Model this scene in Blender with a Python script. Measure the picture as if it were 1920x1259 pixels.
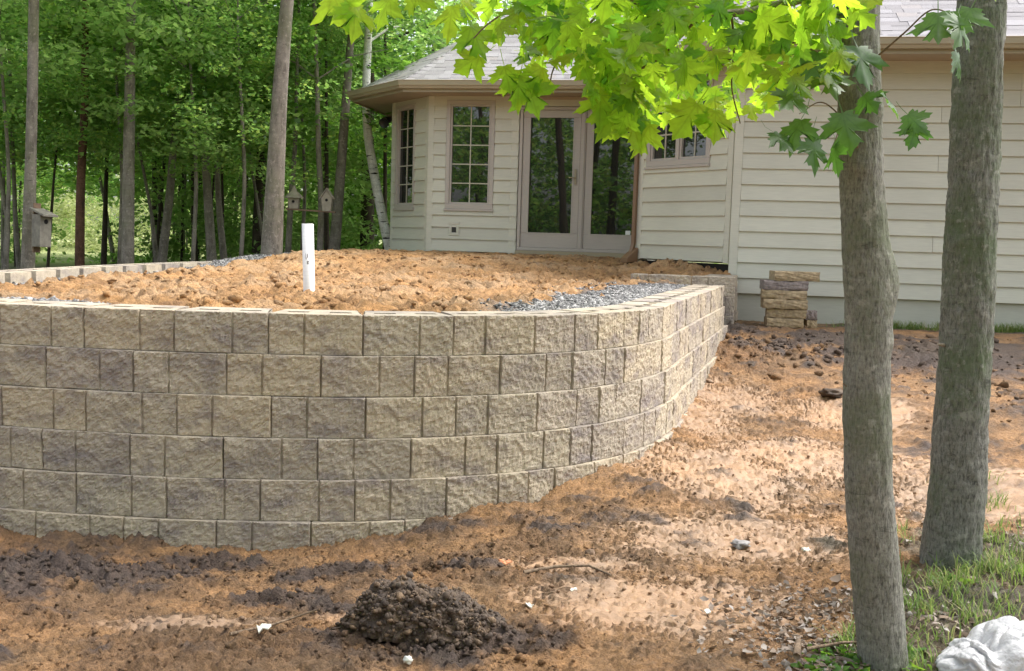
import bpy, math, random
import numpy as np
from mathutils import Vector, Matrix
rad = math.radians
for o in list(bpy.data.objects): bpy.data.objects.remove(o)
SC = bpy.context.scene
COL = SC.collection

# ------------------------------------------------------------------ camera
cam_d = bpy.data.cameras.new('camera'); cam = bpy.data.objects.new('camera', cam_d); COL.objects.link(cam)
cam_d.sensor_width = 36; cam_d.lens = 35.63; cam_d.clip_start = .05; cam_d.clip_end = 600
cam.matrix_world = Matrix.Translation((0, 0, 1.45)) @ Matrix.Rotation(rad(90-5.4), 4, 'X') @ Matrix.Rotation(rad(1.72), 4, 'Z')
SC.camera = cam
# ------------------------------------------------------------------ sky, sun, exposure
SUN_EL, SUN_AZ = 56, 72            # degrees; azimuth clockwise from +Y (the direction the camera looks)
w = bpy.data.worlds.new('World'); SC.world = w; w.use_nodes = True
nt = w.node_tree; nt.nodes.clear()
sky = nt.nodes.new('ShaderNodeTexSky'); sky.sky_type = 'NISHITA'; sky.sun_disc = False
sky.sun_elevation = rad(SUN_EL); sky.sun_rotation = rad(SUN_AZ); sky.dust_density = 4; sky.air_density = 1.0; sky.ozone_density = 1
hs = nt.nodes.new('ShaderNodeHueSaturation'); hs.inputs['Saturation'].default_value = .35
bg = nt.nodes.new('ShaderNodeBackground'); bg.inputs['Strength'].default_value = .15
wo = nt.nodes.new('ShaderNodeOutputWorld')
nt.links.new(sky.outputs[0], hs.inputs['Color']); nt.links.new(hs.outputs[0], bg.inputs[0]); nt.links.new(bg.outputs[0], wo.inputs[0])
sd = bpy.data.lights.new('sun', 'SUN'); sd.energy = 1.1; sd.angle = rad(42); sd.color = (1, .96, .9)
sun = bpy.data.objects.new('sun', sd); COL.objects.link(sun)
_s = Vector((math.sin(rad(SUN_AZ))*math.cos(rad(SUN_EL)), math.cos(rad(SUN_AZ))*math.cos(rad(SUN_EL)), math.sin(rad(SUN_EL))))
sun.rotation_euler = _s.to_track_quat('Z', 'Y').to_euler()
SC.view_settings.view_transform = 'Standard'; SC.view_settings.look = 'None'
SC.view_settings.exposure = 1.4; SC.view_settings.gamma = 1; SC.view_settings.use_curve_mapping = False
SC.render.engine = 'CYCLES'; SC.cycles.use_denoising = True
SC.cycles.max_bounces = 7; SC.cycles.diffuse_bounces = 4; SC.cycles.transmission_bounces = 5; SC.cycles.glossy_bounces = 3

# ------------------------------------------------------------------ numeric noise
_rs = np.random.RandomState(11)
PERM = np.concatenate([_rs.permutation(256)]*3)
_ga = _rs.rand(256)*2*np.pi; GX, GY = np.cos(_ga), np.sin(_ga)
_g3 = _rs.randn(256, 3); _g3 /= np.linalg.norm(_g3, axis=1)[:, None]
def pn(x, y, s=0):
    x = np.asarray(x, float)+s*17.37; y = np.asarray(y, float)+s*9.11
    xi = np.floor(x).astype(int); yi = np.floor(y).astype(int); fx = x-xi; fy = y-yi
    u = fx*fx*fx*(fx*(fx*6-15)+10); v = fy*fy*fy*(fy*(fy*6-15)+10)
    def g(i, j, dx, dy):
        h = PERM[PERM[i & 255]+(j & 255)]; return GX[h]*dx+GY[h]*dy
    a = g(xi, yi, fx, fy); b = g(xi+1, yi, fx-1, fy); c = g(xi, yi+1, fx, fy-1); d = g(xi+1, yi+1, fx-1, fy-1)
    return ((a+u*(b-a))+v*((c+u*(d-c))-(a+u*(b-a))))*1.5
def fbm(x, y, o=4, s=0, g=.5):
    t = 0; a = 1.
    for k in range(o): t = t+a*pn(np.asarray(x)*2**k, np.asarray(y)*2**k, s+k*3); a *= g
    return t
def pn3(p, s=0):
    p = np.asarray(p, float)+s*13.7; i = np.floor(p).astype(int); f = p-i; w_ = f*f*f*(f*(f*6-15)+10); r = 0
    for dx in (0, 1):
        for dy in (0, 1):
            for dz in (0, 1):
                h = PERM[PERM[PERM[(i[:, 0]+dx) & 255]+((i[:, 1]+dy) & 255)]+((i[:, 2]+dz) & 255)]
                d = f-np.array([dx, dy, dz]); v = (_g3[h]*d).sum(1)
                r = r+v*(w_[:, 0] if dx else 1-w_[:, 0])*(w_[:, 1] if dy else 1-w_[:, 1])*(w_[:, 2] if dz else 1-w_[:, 2])
    return r*1.5
def fbm3(p, o=3, s=0, g=.5):
    t = 0; a = 1.
    for k in range(o): t = t+a*pn3(np.asarray(p)*2**k, s+k); a *= g
    return t
def worley(x, y, s=0):
    x = np.asarray(x, float); y = np.asarray(y, float); xi = np.floor(x).astype(int); yi = np.floor(y).astype(int)
    best = np.full(x.shape, 9.); bid = np.zeros(x.shape, int)
    for dx in (-1, 0, 1):
        for dy in (-1, 0, 1):
            cx = xi+dx; cy = yi+dy; h = PERM[PERM[(cx+s*7) & 255]+(cy & 255)]; h2 = PERM[h+31]
            d = np.hypot(cx+.5+(h/255.-.5)*.8-x, cy+.5+(h2/255.-.5)*.8-y)
            m = d < best; best = np.where(m, d, best); bid = np.where(m, h2, bid)
    return best, bid/255.
def sstep(a, b, x):
    t = np.clip((np.asarray(x, float)-a)/(b-a), 0, 1); return t*t*(3-2*t)

# ------------------------------------------------------------------ materials
class NB:
    def __init__(s, name):
        s.m = bpy.data.materials.new(name); s.m.use_nodes = True; s.t = s.m.node_tree; s.t.nodes.clear()
        s.out = s.n('OutputMaterial')
    def n(s, t, **k):
        x = s.t.nodes.new('ShaderNode'+t)
        for a, b in k.items(): setattr(x, a, b)
        return x
    def l(s, a, b): s.t.links.new(a, b)
    def v(s, sock, val):
        if hasattr(val, 'is_output') or isinstance(val, bpy.types.NodeSocket): s.l(val, sock)
        else:
            if isinstance(val, (tuple, list)) and len(val) == 3 and len(sock.default_value) == 4: val = (*val, 1)
            sock.default_value = val
    def co(s, kind='Object'): return s.n('TexCoord').outputs[kind]
    def mapp(s, vec, sc=(1, 1, 1)):
        m = s.n('Mapping'); s.l(vec, m.inputs['Vector']); m.inputs['Scale'].default_value = sc; return m.outputs[0]
    def noise(s, vec, scale, detail=4, rough=.55, w=None):
        x = s.n('TexNoise'); x.inputs['Scale'].default_value = scale; x.inputs['Detail'].default_value = detail; x.inputs['Roughness'].default_value = rough
        if w is not None: x.noise_dimensions = '4D'; s.l(w, x.inputs['W'])
        s.l(vec, x.inputs['Vector']); return x.outputs['Fac']
    def ramp(s, fac, stops):
        r = s.n('ValToRGB'); e = r.color_ramp.elements
        while len(e) < len(stops): e.new(.5)
        for q, (p, c) in zip(e, stops): q.position = p; q.color = (*c, 1) if not np.isscalar(c) else (c, c, c, 1)
        s.l(fac, r.inputs[0]); return r.outputs[0]
    def mix(s, f, a, b, mode='MIX'):
        x = s.n('Mix', data_type='RGBA', blend_type=mode); s.v(x.inputs[0], f); s.v(x.inputs[6], a); s.v(x.inputs[7], b); return x.outputs[2]
    def math(s, op, a, b=0.):
        x = s.n('Math', operation=op); s.v(x.inputs[0], a); s.v(x.inputs[1], b); return x.outputs[0]
    def rnd(s): return s.n('ObjectInfo').outputs['Random']
    def isl(s): return s.n('NewGeometry').outputs['Random Per Island']
    def bump(s, h, st=.5, d=.01):
        b = s.n('Bump'); b.inputs['Strength'].default_value = st; b.inputs['Distance'].default_value = d; s.l(h, b.inputs['Height']); return b.outputs[0]
    def bsdf(s, col, rough=.8, normal=None, **k):
        p = s.n('BsdfPrincipled'); s.v(p.inputs['Base Color'], col); s.v(p.inputs['Roughness'], rough)
        if normal is not None: s.l(normal, p.inputs['Normal'])
        for a, b in k.items(): s.v(p.inputs[a.replace('_', ' ')], b)
        s.l(p.outputs[0], s.out.inputs[0]); return p
M = {}
def m_soil(name):
    b = NB(name); a = b.n('VertexColor', layer_name='Col'); c = b.co()
    n1 = b.noise(c, 9, 8, .7); n2 = b.noise(c, 95, 5, .75); n3 = b.noise(c, 2.2, 5, .6); n4 = b.noise(c, 30, 6, .75)
    rg = b.n('MapRange'); b.l(a.outputs['Alpha'], rg.inputs['Value']); rg.inputs['From Min'].default_value = .46; rg.inputs['From Max'].default_value = .74; rg.inputs['To Min'].default_value = .22; rf = rg.outputs[0]
    k = b.mix(b.math('ADD', b.math('MULTIPLY', rf, .5), .5), a.outputs[0], b.mix(1., a.outputs[0], b.ramp(n1, [(.3, .66), (.52, 1.), (.72, 1.2)]), 'MULTIPLY'))
    k = b.mix(rf, k, b.mix(1., k, b.ramp(n4, [(.3, .6), (.5, 1.), (.72, 1.22)]), 'MULTIPLY'))
    k = b.mix(rf, k, b.mix(1., k, b.ramp(n2, [(.3, .6), (.52, 1.), (.72, 1.25)]), 'MULTIPLY'))
    k = b.mix(1., k, b.ramp(n3, [(.35, (.86, .88, .92)), (.65, (1.1, 1.03, .95))]), 'MULTIPLY')
    h = b.math('MULTIPLY', b.math('ADD', b.math('ADD', b.math('MULTIPLY', n2, .45), n1), n4), rf)
    b.bsdf(k, a.outputs['Alpha'], b.bump(h, 1., .024), Specular_IOR_Level=.45); return b.m
M['soil'] = m_soil('soil')
def m_clod():
    b = NB('clod'); c = b.co(); k = b.ramp(b.isl(), [(0, (.06, .042, .032)), (.6, (.11, .076, .052)), (1, (.2, .13, .075))])
    n = b.noise(c, 120, 4); b.bsdf(b.mix(1., k, b.ramp(n, [(.3, .65), (.7, 1.25)]), 'MULTIPLY'), .8, b.bump(n, .6, .006)); return b.m
M['clod'] = m_clod()
def m_lump():
    b = NB('wet_lump'); c = b.co(); n = b.noise(c, 14, 6); n2 = b.noise(c, 110, 4)
    k = b.ramp(n, [(.3, (.06, .042, .031)), (.55, (.105, .07, .046)), (.75, (.18, .115, .065))])
    b.bsdf(b.mix(1., k, b.ramp(n2, [(.3, .7), (.7, 1.2)]), 'MULTIPLY'), .72, b.bump(n2, .7, .008)); return b.m
M['lump'] = m_lump()
def m_gravel():
    b = NB('gravel'); k = b.ramp(b.isl(), [(0, (.08, .077, .074)), (.4, (.17, .165, .16)), (.8, (.3, .29, .28)), (1, (.52, .5, .48))])
    b.bsdf(k, .75); return b.m
M['gravel'] = m_gravel()
def m_block():
    b = NB('split_face_concrete'); c = b.co(); r = b.rnd()
    w_ = b.math('MULTIPLY', r, 37.)
    n1 = b.noise(b.mapp(c, (4.5, 4.5, 9)), 1, 5, .65, w_); n2 = b.noise(c, 34, 5, .7, w_); n3 = b.noise(c, 190, 3, .6, w_)
    k = b.ramp(n1, [(.35, (.275, .24, .222)), (.46, (.37, .324, .268)), (.54, (.435, .38, .3)), (.66, (.475, .418, .335))])
    tint = b.ramp(r, [(0, (.92, .91, .94)), (.3, (1.08, 1.07, 1.04)), (.7, (1.14, 1.1, 1.03)), (1, (.99, .975, 1.0))])
    k = b.mix(1., k, tint, 'MULTIPLY')
    k = b.mix(1., k, b.ramp(n2, [(.28, .78), (.5, 1.), (.72, 1.15)]), 'MULTIPLY')
    sp = b.ramp(n3, [(.64, 0.), (.72, 1.)]); k = b.mix(b.math('MULTIPLY', sp, .55), k, (.6, .55, .47))
    dk = b.ramp(n3, [(.26, 1.), (.36, 0.)]); k = b.mix(b.math('MULTIPLY', dk, .55), k, (.1, .08, .065))
    h = b.math('ADD', b.math('MULTIPLY', n3, .6), n2)
    b.bsdf(k, .92, b.bump(h, .8, .008), Specular_IOR_Level=.25); return b.m
M['block'] = m_block()
def m_paint(name, col, var=.06, rough=.55):
    b = NB(name); c = b.co('Generated'); o = b.co(); r = b.rnd()
    lo = tuple(x*(1-var) for x in col); hi = tuple(min(1, x*(1+var)) for x in col)
    k = b.ramp(r, [(0, lo), (1, hi)])
    n = b.noise(b.mapp(o, (2, 2, 40)), 3, 5); k = b.mix(1., k, b.ramp(n, [(.3, .93), (.7, 1.05)]), 'MULTIPLY')
    n4 = b.noise(o, .9, 4); k = b.mix(1., k, b.ramp(n4, [(.35, .93), (.65, 1.04)]), 'MULTIPLY')
    b.bsdf(k, rough, b.bump(n, .05, .002)); return b.m
M['siding'] = m_paint('siding_paint', (.58, .57, .475))
M['trim'] = m_paint('trim_paint', (.59, .578, .485), .03)
M['found'] = m_paint('foundation_paint', (.47, .465, .39), .03, .8)
M['taupe'] = m_paint('taupe_frame', (.46, .415, .375), .02, .4)
M['gutter'] = m_paint('gutter_metal', (.36, .31, .215), .02, .35)
M['soffit'] = m_paint('soffit_panel', (.42, .34, .25), .03, .6)
M['brown'] = m_paint('brown_metal', (.2, .115, .06), .02, .4)
M['muntin'] = m_paint('muntin', (.5, .47, .38), .02, .4)
M['white'] = m_paint('white_plastic', (.82, .82, .82), .01, .3)
M['black'] = m_paint('black_plastic', (.02, .02, .02), .02, .4)
M['greyink'] = m_paint('grey_ink', (.3, .3, .32), .02, .5)
def m_glass():
    b = NB('window_glass'); c = b.co(); n = b.noise(c, 1.3, 2)
    b.bsdf((.012, .014, .013), .015, b.bump(n, .03, .02), IOR=1.85); return b.m  # opaque near-black base stands in for the unlit rooms behind the panes
M['glass'] = m_glass()
def m_shingle():
    b = NB('asphalt_shingle'); c = b.co(); r = b.rnd(); i = b.isl()
    rr = b.math('FRACT', b.math('ADD', b.math('MULTIPLY', r, 7.3), b.math('MULTIPLY', i, 3.1)))
    k = b.ramp(rr, [(0, (.24, .225, .232)), (.4, (.29, .275, .285)), (.8, (.34, .325, .34)), (1, (.31, .28, .275))])
    n = b.noise(c, 60, 4, .7); b.bsdf(b.mix(1., k, b.ramp(n, [(.3, .75), (.7, 1.2)]), 'MULTIPLY'), .8, b.bump(n, .4, .004)); return b.m
M['shingle'] = m_shingle()
def m_bark(name, base, dark, moss, mossamt, vs=26, hs_=6., birch=False, bs=.8):
    b = NB(name); c = b.co()
    nv = b.noise(b.mapp(c, (vs, vs, vs*.3)), 1, 6, .65); nh = b.noise(b.mapp(c, (hs_, hs_, hs_*9)), 1, 4, .6); nl = b.noise(c, 2.5, 4); ns = b.noise(c, 60, 4, .7)
    k = b.ramp(nv, [(.33, dark), (.5, base), (.7, tuple(min(1, x*1.3) for x in base))])
    k = b.mix(1., k, b.ramp(nh, [(.35, .9), (.55, 1.), (.7, 1.08)]), 'MULTIPLY')
    k = b.mix(1., k, b.ramp(ns, [(.3, .75), (.7, 1.2)]), 'MULTIPLY')
    if birch: k = b.mix(b.ramp(b.noise(b.mapp(c, (5, 5, 26)), 1, 3, .5), [(.6, 0.), (.66, 1.)]), k, (.03, .027, .025))
    else:
        mk = b.math('MULTIPLY', b.ramp(b.math('ADD', b.math('MULTIPLY', nl, .7), b.math('MULTIPLY', ns, .3)), [(.47, 0.), (.6, 1.)]), mossamt); k = b.mix(mk, k, moss)
        k = b.mix(b.math('MULTIPLY', b.ramp(b.noise(b.mapp(c, (9, 9, 30)), 1, 5, .7), [(.6, 0.), (.7, 1.)]), .7), k, tuple(x*.45 for x in dark)); k = b.mix(b.math('MULTIPLY', b.ramp(b.noise(c, 22, 4, .6), [(.58, 0.), (.66, 1.)]), .55), k, tuple(min(1, x*1.7) for x in base))
    b.bsdf(k, .9, b.bump(b.math('ADD', nv, b.math('MULTIPLY', nh, .12)), bs, .012), Specular_IOR_Level=.2); return b.m
M['bark'] = m_bark('maple_bark', (.225, .222, .192), (.105, .104, .09), (.115, .14, .075), .65, 150, 11)
M['bark2'] = m_bark('maple_bark_mossy', (.19, .19, .168), (.08, .08, .071), (.09, .125, .06), .8, 115, 10)
M['bark_grey'] = m_bark('grey_bark', (.22, .195, .165), (.11, .095, .08), (.12, .14, .06), .4, 12, 3, bs=.5)
M['bark_dark'] = m_bark('dark_bark', (.07, .055, .042), (.03, .024, .02), (.06, .07, .03), .3, 12, 3, bs=.5)
M['bark_red'] = m_bark('reddish_bark', (.14, .075, .05), (.06, .035, .026), (.09, .08, .04), .2, 12, 3, bs=.5)
M['birch'] = m_bark('birch_bark', (.82, .8, .76), (.62, .6, .56), (.3, .3, .2), 0, 8, 3, True, .3)
M['twig'] = m_bark('twig_bark', (.2, .145, .1), (.1, .07, .05), (.12, .12, .06), .2, 60, 30, bs=.3)
M['limb'] = m_bark('limb_bark', (.34, .29, .23), (.18, .15, .12), (.16, .17, .08), .3, 40, 14, bs=.4)
def m_leaf(name, stops, tstops, tw=.6, island=True, rough=.45, spec=.3, veins=False):
    b = NB(name); r = b.isl() if island else b.rnd()
    k = b.ramp(r, stops); t = b.ramp(r, tstops)
    if veins:
        c = b.co(); sp = b.n('SeparateXYZ'); b.l(c, sp.inputs[0]); ax = b.math('ABSOLUTE', sp.outputs[0]); y = sp.outputs[1]; d = ax
        for an in (36, 72):
            q = b.math('ABSOLUTE', b.math('SUBTRACT', b.math('MULTIPLY', ax, math.cos(rad(an))), b.math('MULTIPLY', y, math.sin(rad(an))))); d = b.math('MINIMUM', d, q)
        v = b.ramp(d, [(0., .84), (.012, .88), (.03, 1.)]); n = b.ramp(b.noise(c, 5, 4, .6, b.math('MULTIPLY', r, 50.)), [(.3, .8), (.7, 1.1)])
        k = b.mix(1., b.mix(1., k, v, 'MULTIPLY'), n, 'MULTIPLY'); t = b.mix(1., b.mix(1., t, v, 'MULTIPLY'), n, 'MULTIPLY')
    p = b.bsdf(k, rough, Specular_IOR_Level=spec); tr = b.n('BsdfTranslucent'); b.l(t, tr.inputs[0])
    mx = b.n('MixShader'); mx.inputs[0].default_value = tw; b.l(p.outputs[0], mx.inputs[1]); b.l(tr.outputs[0], mx.inputs[2]); b.l(mx.outputs[0], b.out.inputs[0]); return b.m
_fs = [(0, (.085, .17, .022)), (.5, (.11, .21, .028)), (1, (.07, .15, .03))]
_ft = [(0, (.5, .82, .04)), (.4, (.62, .88, .05)), (.7, (.42, .74, .04)), (1, (.25, .56, .05))]
M['leaf'] = m_leaf('maple_leaf', _fs, _ft, .72, False, .4, .3, True)
M['leaf_i'] = m_leaf('maple_leaf_many', _fs, _ft, .72, True, .4)
M['leaf_dk'] = m_leaf('maple_leaf_shaded_green', [(0, (.05, .12, .03)), (1, (.07, .15, .035))], [(0, (.12, .3, .03)), (1, (.2, .4, .04))], .45, False, .35, .5, True)  # dimmer copy of the maple leaf, its weaker backlight put into the colour
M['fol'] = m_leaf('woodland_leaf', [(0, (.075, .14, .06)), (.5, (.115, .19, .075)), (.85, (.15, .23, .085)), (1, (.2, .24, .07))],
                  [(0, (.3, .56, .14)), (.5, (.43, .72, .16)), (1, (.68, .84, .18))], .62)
M['fol_lt'] = m_leaf('young_sunlit_leaf', [(0, (.12, .2, .06)), (1, (.2, .29, .09))], [(0, (.33, .58, .15)), (1, (.5, .7, .2))], .58)  # lighter copy of the woodland leaf, brightness of lit foliage put into the colour
M['fol_pale'] = m_leaf('sunlit_meadow_leaf', [(0, (.25, .3, .12)), (1, (.42, .44, .24))], [(0, (.5, .6, .2)), (1, (.75, .78, .4))], .45)  # sunlight on the far clearing is put into this pale leaf colour
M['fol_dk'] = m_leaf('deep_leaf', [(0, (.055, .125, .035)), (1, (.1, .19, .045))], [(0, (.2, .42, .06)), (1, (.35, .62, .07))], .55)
M['grass'] = m_leaf('grass_blade', [(0, (.1, .17, .04)), (.6, (.16, .25, .06)), (.85, (.3, .3, .12)), (1, (.42, .36, .2))], [(0, (.2, .36, .05)), (1, (.4, .45, .15))], .4)
M['litter'] = m_leaf('dry_leaf', [(0, (.11, .075, .05)), (.4, (.23, .17, .12)), (.75, (.3, .25, .21)), (1, (.38, .35, .32))], [(0, (.2, .12, .06)), (1, (.4, .3, .2))], .12, True, .6)
M['weed'] = m_leaf('weed_leaf', [(0, (.06, .15, .03)), (1, (.12, .24, .04))], [(0, (.2, .42, .04)), (1, (.35, .55, .06))], .45)
def m_simple(name, col, rough=.7, var=.2, sc=20):
    b = NB(name); n = b.noise(b.co(), sc, 5); b.bsdf(b.ramp(n, [(.3, tuple(x*(1-var) for x in col)), (.7, tuple(min(1, x*(1+var)) for x in col))]), rough, b.bump(n, .4, .01)); return b.m
M['wood'] = m_simple('weathered_wood', (.22, .2, .165), .85, .25, 14)
M['wood3'] = m_simple('grey_birdhouse_wood', (.34, .3, .24), .85, .2, 14)
M['wood2'] = m_simple('brown_board', (.2, .13, .085), .85, .25, 14)
M['hole'] = m_simple('dark_hole', (.012, .01, .009), .9)
M['capstone'] = m_simple('tan_cap_stone', (.36, .275, .165), .9, .35, 30)
M['capstone_grey'] = m_simple('grey_cap_stone', (.24, .2, .185), .9, .4, 30)
M['rock'] = m_simple('grey_rock', (.27, .25, .24), .85, .3, 25)
M['paper'] = m_simple('pale_paper', (.68, .68, .6), .7, .08)
M['orangebit'] = m_simple('orange_scrap', (.55, .22, .1), .7, .1)
M['darkstone'] = m_simple('brown_pebble', (.2, .13, .085), .8, .3, 40)
def m_bag():
    b = NB('plastic_bag'); c = b.co(); n = b.ramp(b.math('ABSOLUTE', b.math('SUBTRACT', b.noise(c, 16, 3, .6), .5)), [(0., 0.), (.07, .7), (.3, 1.)]); p = b.bsdf((.76, .76, .77), .25, b.bump(n, .3, .01), Specular_IOR_Level=.5)
    tr = b.n('BsdfTranslucent'); tr.inputs[0].default_value = (.6, .6, .62, 1); mx = b.n('MixShader'); mx.inputs[0].default_value = .35
    b.l(p.outputs[0], mx.inputs[1]); b.l(tr.outputs[0], mx.inputs[2]); b.l(mx.outputs[0], b.out.inputs[0]); return b.m
M['bag'] = m_bag()

# ------------------------------------------------------------------ object helpers
def mesh_np(name, V, F, mat, smooth=False):
    """V (n,3), F (m,k) all faces of one size"""
    me = bpy.data.meshes.new(name); V = np.asarray(V, np.float32); F = np.asarray(F, np.int32); k = F.shape[1]
    me.vertices.add(len(V)); me.vertices.foreach_set('co', V.ravel())
    me.loops.add(F.size); me.loops.foreach_set('vertex_index', F.ravel())
    me.polygons.add(len(F)); me.polygons.foreach_set('loop_start', np.arange(0, F.size, k, dtype=np.int32))
    try: me.polygons.foreach_set('loop_total', np.full(len(F), k, np.int32))
    except Exception: pass
    me.update(calc_edges=True); me.validate()
    if smooth: me.polygons.foreach_set('use_smooth', np.ones(len(F), bool))
    me.materials.append(mat); return me
def mesh_py(name, V, F, mat, smooth=False):
    me = bpy.data.meshes.new(name); me.from_pydata([tuple(v) for v in V], [], F); me.update()
    if smooth: me.polygons.foreach_set('use_smooth', np.ones(len(me.polygons), bool))
    me.materials.append(mat); return me
def ob(name, me, parent=None, loc=None, rot=None, scale=None):
    o = bpy.data.objects.new(name, me); COL.objects.link(o)
    if parent is not None: o.parent = parent
    if loc is not None: o.location = loc
    if rot is not None: o.rotation_euler = rot
    if scale is not None: o.scale = scale
    return o
def tag(o, label=None, cat=None, group=None, kind=None):
    for a, b in (('label', label), ('category', cat), ('group', group), ('kind', kind)):
        if b: o[a] = b
    return o
def empty(name, loc, label, cat, group=None, rot=None):
    o = ob(name, None, None, loc, rot); o.empty_display_size = .1; return tag(o, label, cat, group)
BOXF = [(0, 3, 2, 1), (4, 5, 6, 7), (0, 1, 5, 4), (1, 2, 6, 5), (2, 3, 7, 6), (3, 0, 4, 7)]
class MB:
    def __init__(s): s.V = []; s.F = []
    def add(s, V, F):
        n = len(s.V); s.V += [tuple(map(float, v)) for v in V]; s.F += [tuple(i+n for i in f) for f in F]; return s
    def box(s, a, b):
        (x0, y0, z0), (x1, y1, z1) = a, b
        return s.add([(x0, y0, z0), (x1, y0, z0), (x1, y1, z0), (x0, y1, z0), (x0, y0, z1), (x1, y0, z1), (x1, y1, z1), (x0, y1, z1)], BOXF)
    def hexa(s, V): return s.add(V, BOXF)
    def tube(s, P, R, n=8, cap=True):
        P = [Vector(p) for p in P]; rings = []
        up = Vector((.31, .17, .93)).normalized() if abs((P[-1]-P[0]).normalized().z) < .9 else Vector((1, .1, 0))
        V = []; F = []
        for i, p in enumerate(P):
            t = (P[min(i+1, len(P)-1)]-P[max(i-1, 0)]).normalized(); a = t.cross(up).normalized(); b = t.cross(a)
            for k in range(n):
                q = 2*math.pi*k/n; V.append(p+(a*math.cos(q)+b*math.sin(q))*R[i])
        for i in range(len(P)-1):
            for k in range(n): F.append((i*n+k, i*n+(k+1) % n, (i+1)*n+(k+1) % n, (i+1)*n+k))
        if cap: F.append(tuple(range(n))); F.append(tuple((len(P)-1)*n+k for k in reversed(range(n))))
        return s.add(V, F)
    def build(s, name, mat, parent=None, smooth=False, **k): return ob(name, mesh_py(name, s.V, s.F, mat, smooth), parent, **k)
def bevel(o, wd=.006, seg=2):
    b = o.modifiers.new('bevel', 'BEVEL'); b.width = wd; b.segments = seg; b.limit_method = 'ANGLE'; return o
random.seed(5); RNG = np.random.RandomState(5)

# ------------------------------------------------------------------ wall path, ground heights
PATH_C = [(-2.35, 16.7), (-3.0, 15.7), (-3.6, 14.4), (-4.05, 12.6), (-4.3, 10.6), (-4.4, 8.6), (-4.3, 6.9), (-3.95, 5.85), (-3.35, 5.27), (-2.6, 5.05),
          (-1.9, 4.94), (-1.18, 4.93), (-.7, 4.98), (-.25, 5.12), (.22, 5.37), (.62, 5.77), (.93, 6.35), (1.13, 7.0), (1.44, 8.0), (1.78, 9.1), (2.1, 10.15), (2.24, 10.6)]
def catmull(P, n=24):
    P = np.array(P, float); Q = np.vstack([2*P[0]-P[1], P, 2*P[-1]-P[-2]]); out = []
    for i in range(1, len(Q)-2):
        t = np.linspace(0, 1, n, endpoint=False)[:, None]; a, b, c, d = Q[i-1:i+3]
        out.append(.5*((2*b)+(-a+c)*t+(2*a-5*b+4*c-d)*t*t+(-a+3*b-3*c+d)*t**3))
    return np.vstack(out+[P[-1:]])
PATH = catmull(PATH_C)
def offset_path(P, d):      # outward: away from the patio (to the right-hand side when walking the path)
    T = np.gradient(P, axis=0); T /= np.linalg.norm(T, axis=1)[:, None]
    return P+np.stack([-T[:, 1], T[:, 0]], 1)*-d
def arclen(P): return np.concatenate([[0], np.cumsum(np.linalg.norm(np.diff(P, axis=0), axis=1))])
def path_dist(x, y, P=PATH[::4]):
    """signed distance to the wall front line, positive inside the patio"""
    x = np.asarray(x, float); y = np.asarray(y, float); best = np.full(x.shape, 1e9); sgn = np.ones(x.shape)
    for a, b in zip(P[:-1], P[1:]):
        dx, dy = b-a; L = dx*dx+dy*dy; t = np.clip(((x-a[0])*dx+(y-a[1])*dy)/L, 0, 1)
        ex = x-(a[0]+t*dx); ey = y-(a[1]+t*dy); d = np.hypot(ex, ey); m = d < best
        best = np.where(m, d, best); sgn = np.where(m, np.sign(dx*ey-dy*ex), sgn)
    return best*sgn
GC = np.array([(-6, 4.3, 0), (-4, 4.5, -.04), (-2.6, 4.9, -.1), (-1.4, 4.75, -.11), (-.7, 4.8, -.08), (-.05, 5.0, .06), (.55, 5.5, .185), (1.02, 6.5, .205), (1.3, 7.3, .22), (1.55, 8.1, .26), (1.78, 8.8, .36),
    (2.0, 9.6, .52), (2.4, 10.6, .58), (2.4, 11.3, .6), (4, 11, .6), (6, 10.6, .62), (3, 8, .36), (4.3, 6.8, .33), (2, 5, .11), (1, 4, .0), (.2, 4.2, 0), (0, 3, -.06), (-2, 3.2, -.08), (0, 0, -.1), (2.3, 4, .1), (3.2, 4.2, .14), (1.5, 3.2, .03), (2, 6.5, .2), (3, 5.6, .22),
    (0, -6, -.1), (-6, -3, -.1), (6, -2, 0), (-7, 8, .3), (-8, 12, .6), (-10, 20, .6), (-4, 19, .85), (-2.5, 19, .9), (0, 26, .6), (12, 20, .6), (9, 8, .5), (-25, 30, .5), (-16, 24, .5), (-2, 8, .3), (-1, 12, .6), (0, 16, .7), (5, 14, .6), (-14, 4, .1)])
def gbase(x, y):
    x = np.asarray(x, float); y = np.asarray(y, float); s = 0; t = 0
    for a, b, c in GC:
        d2 = (x-a)**2+(y-b)**2; w_ = 1/(d2+.22)**2; s = s+w_*c; t = t+w_
    return s/t
def blob(x, y, L):
    r = 0
    for cx, cy, rx, ry, *wt in L: r = np.maximum(r, (wt[0] if wt else 1)*np.exp(-((np.asarray(x)-cx)/rx)**2-((np.asarray(y)-cy)/ry)**2))
    return r
DARK = [(-2.05, 4.35, .5, .38), (-2.9, 4.3, .8, .4), (-1.5, 4.5, .35, .2, .7), (-.28, 3.6, .36, .16), (-.95, 4.02, .18, .1, .8), (-.62, 3.9, .3, .07, .7), (-.2, 4.3, .5, .07, .6), (-.75, 4.38, .4, .15, .5), (-1.3, 3.5, .4, .1, .35),
        (2.55, 9.6, .6, .5, .6), (4.2, 9.4, 1.6, .9, .85), (4.4, 7.3, .9, .9, .75), (2.9, 8.0, .35, .3, .5), (2.7, 6.2, .6, .35, .4), (2.3, 10.6, .5, .5, .7), (2.05, 5.2, .4, .18, .35), (3.2, 10.1, .8, .4), (.1, 4.85, .5, .14, .45), (.55, 5.2, .35, .14, .45), (-1.9, 3.45, .5, .08, .4), (.1, 3.55, .3, .12, .4), (.75, 4.95, .5, .2, .3)]
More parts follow.
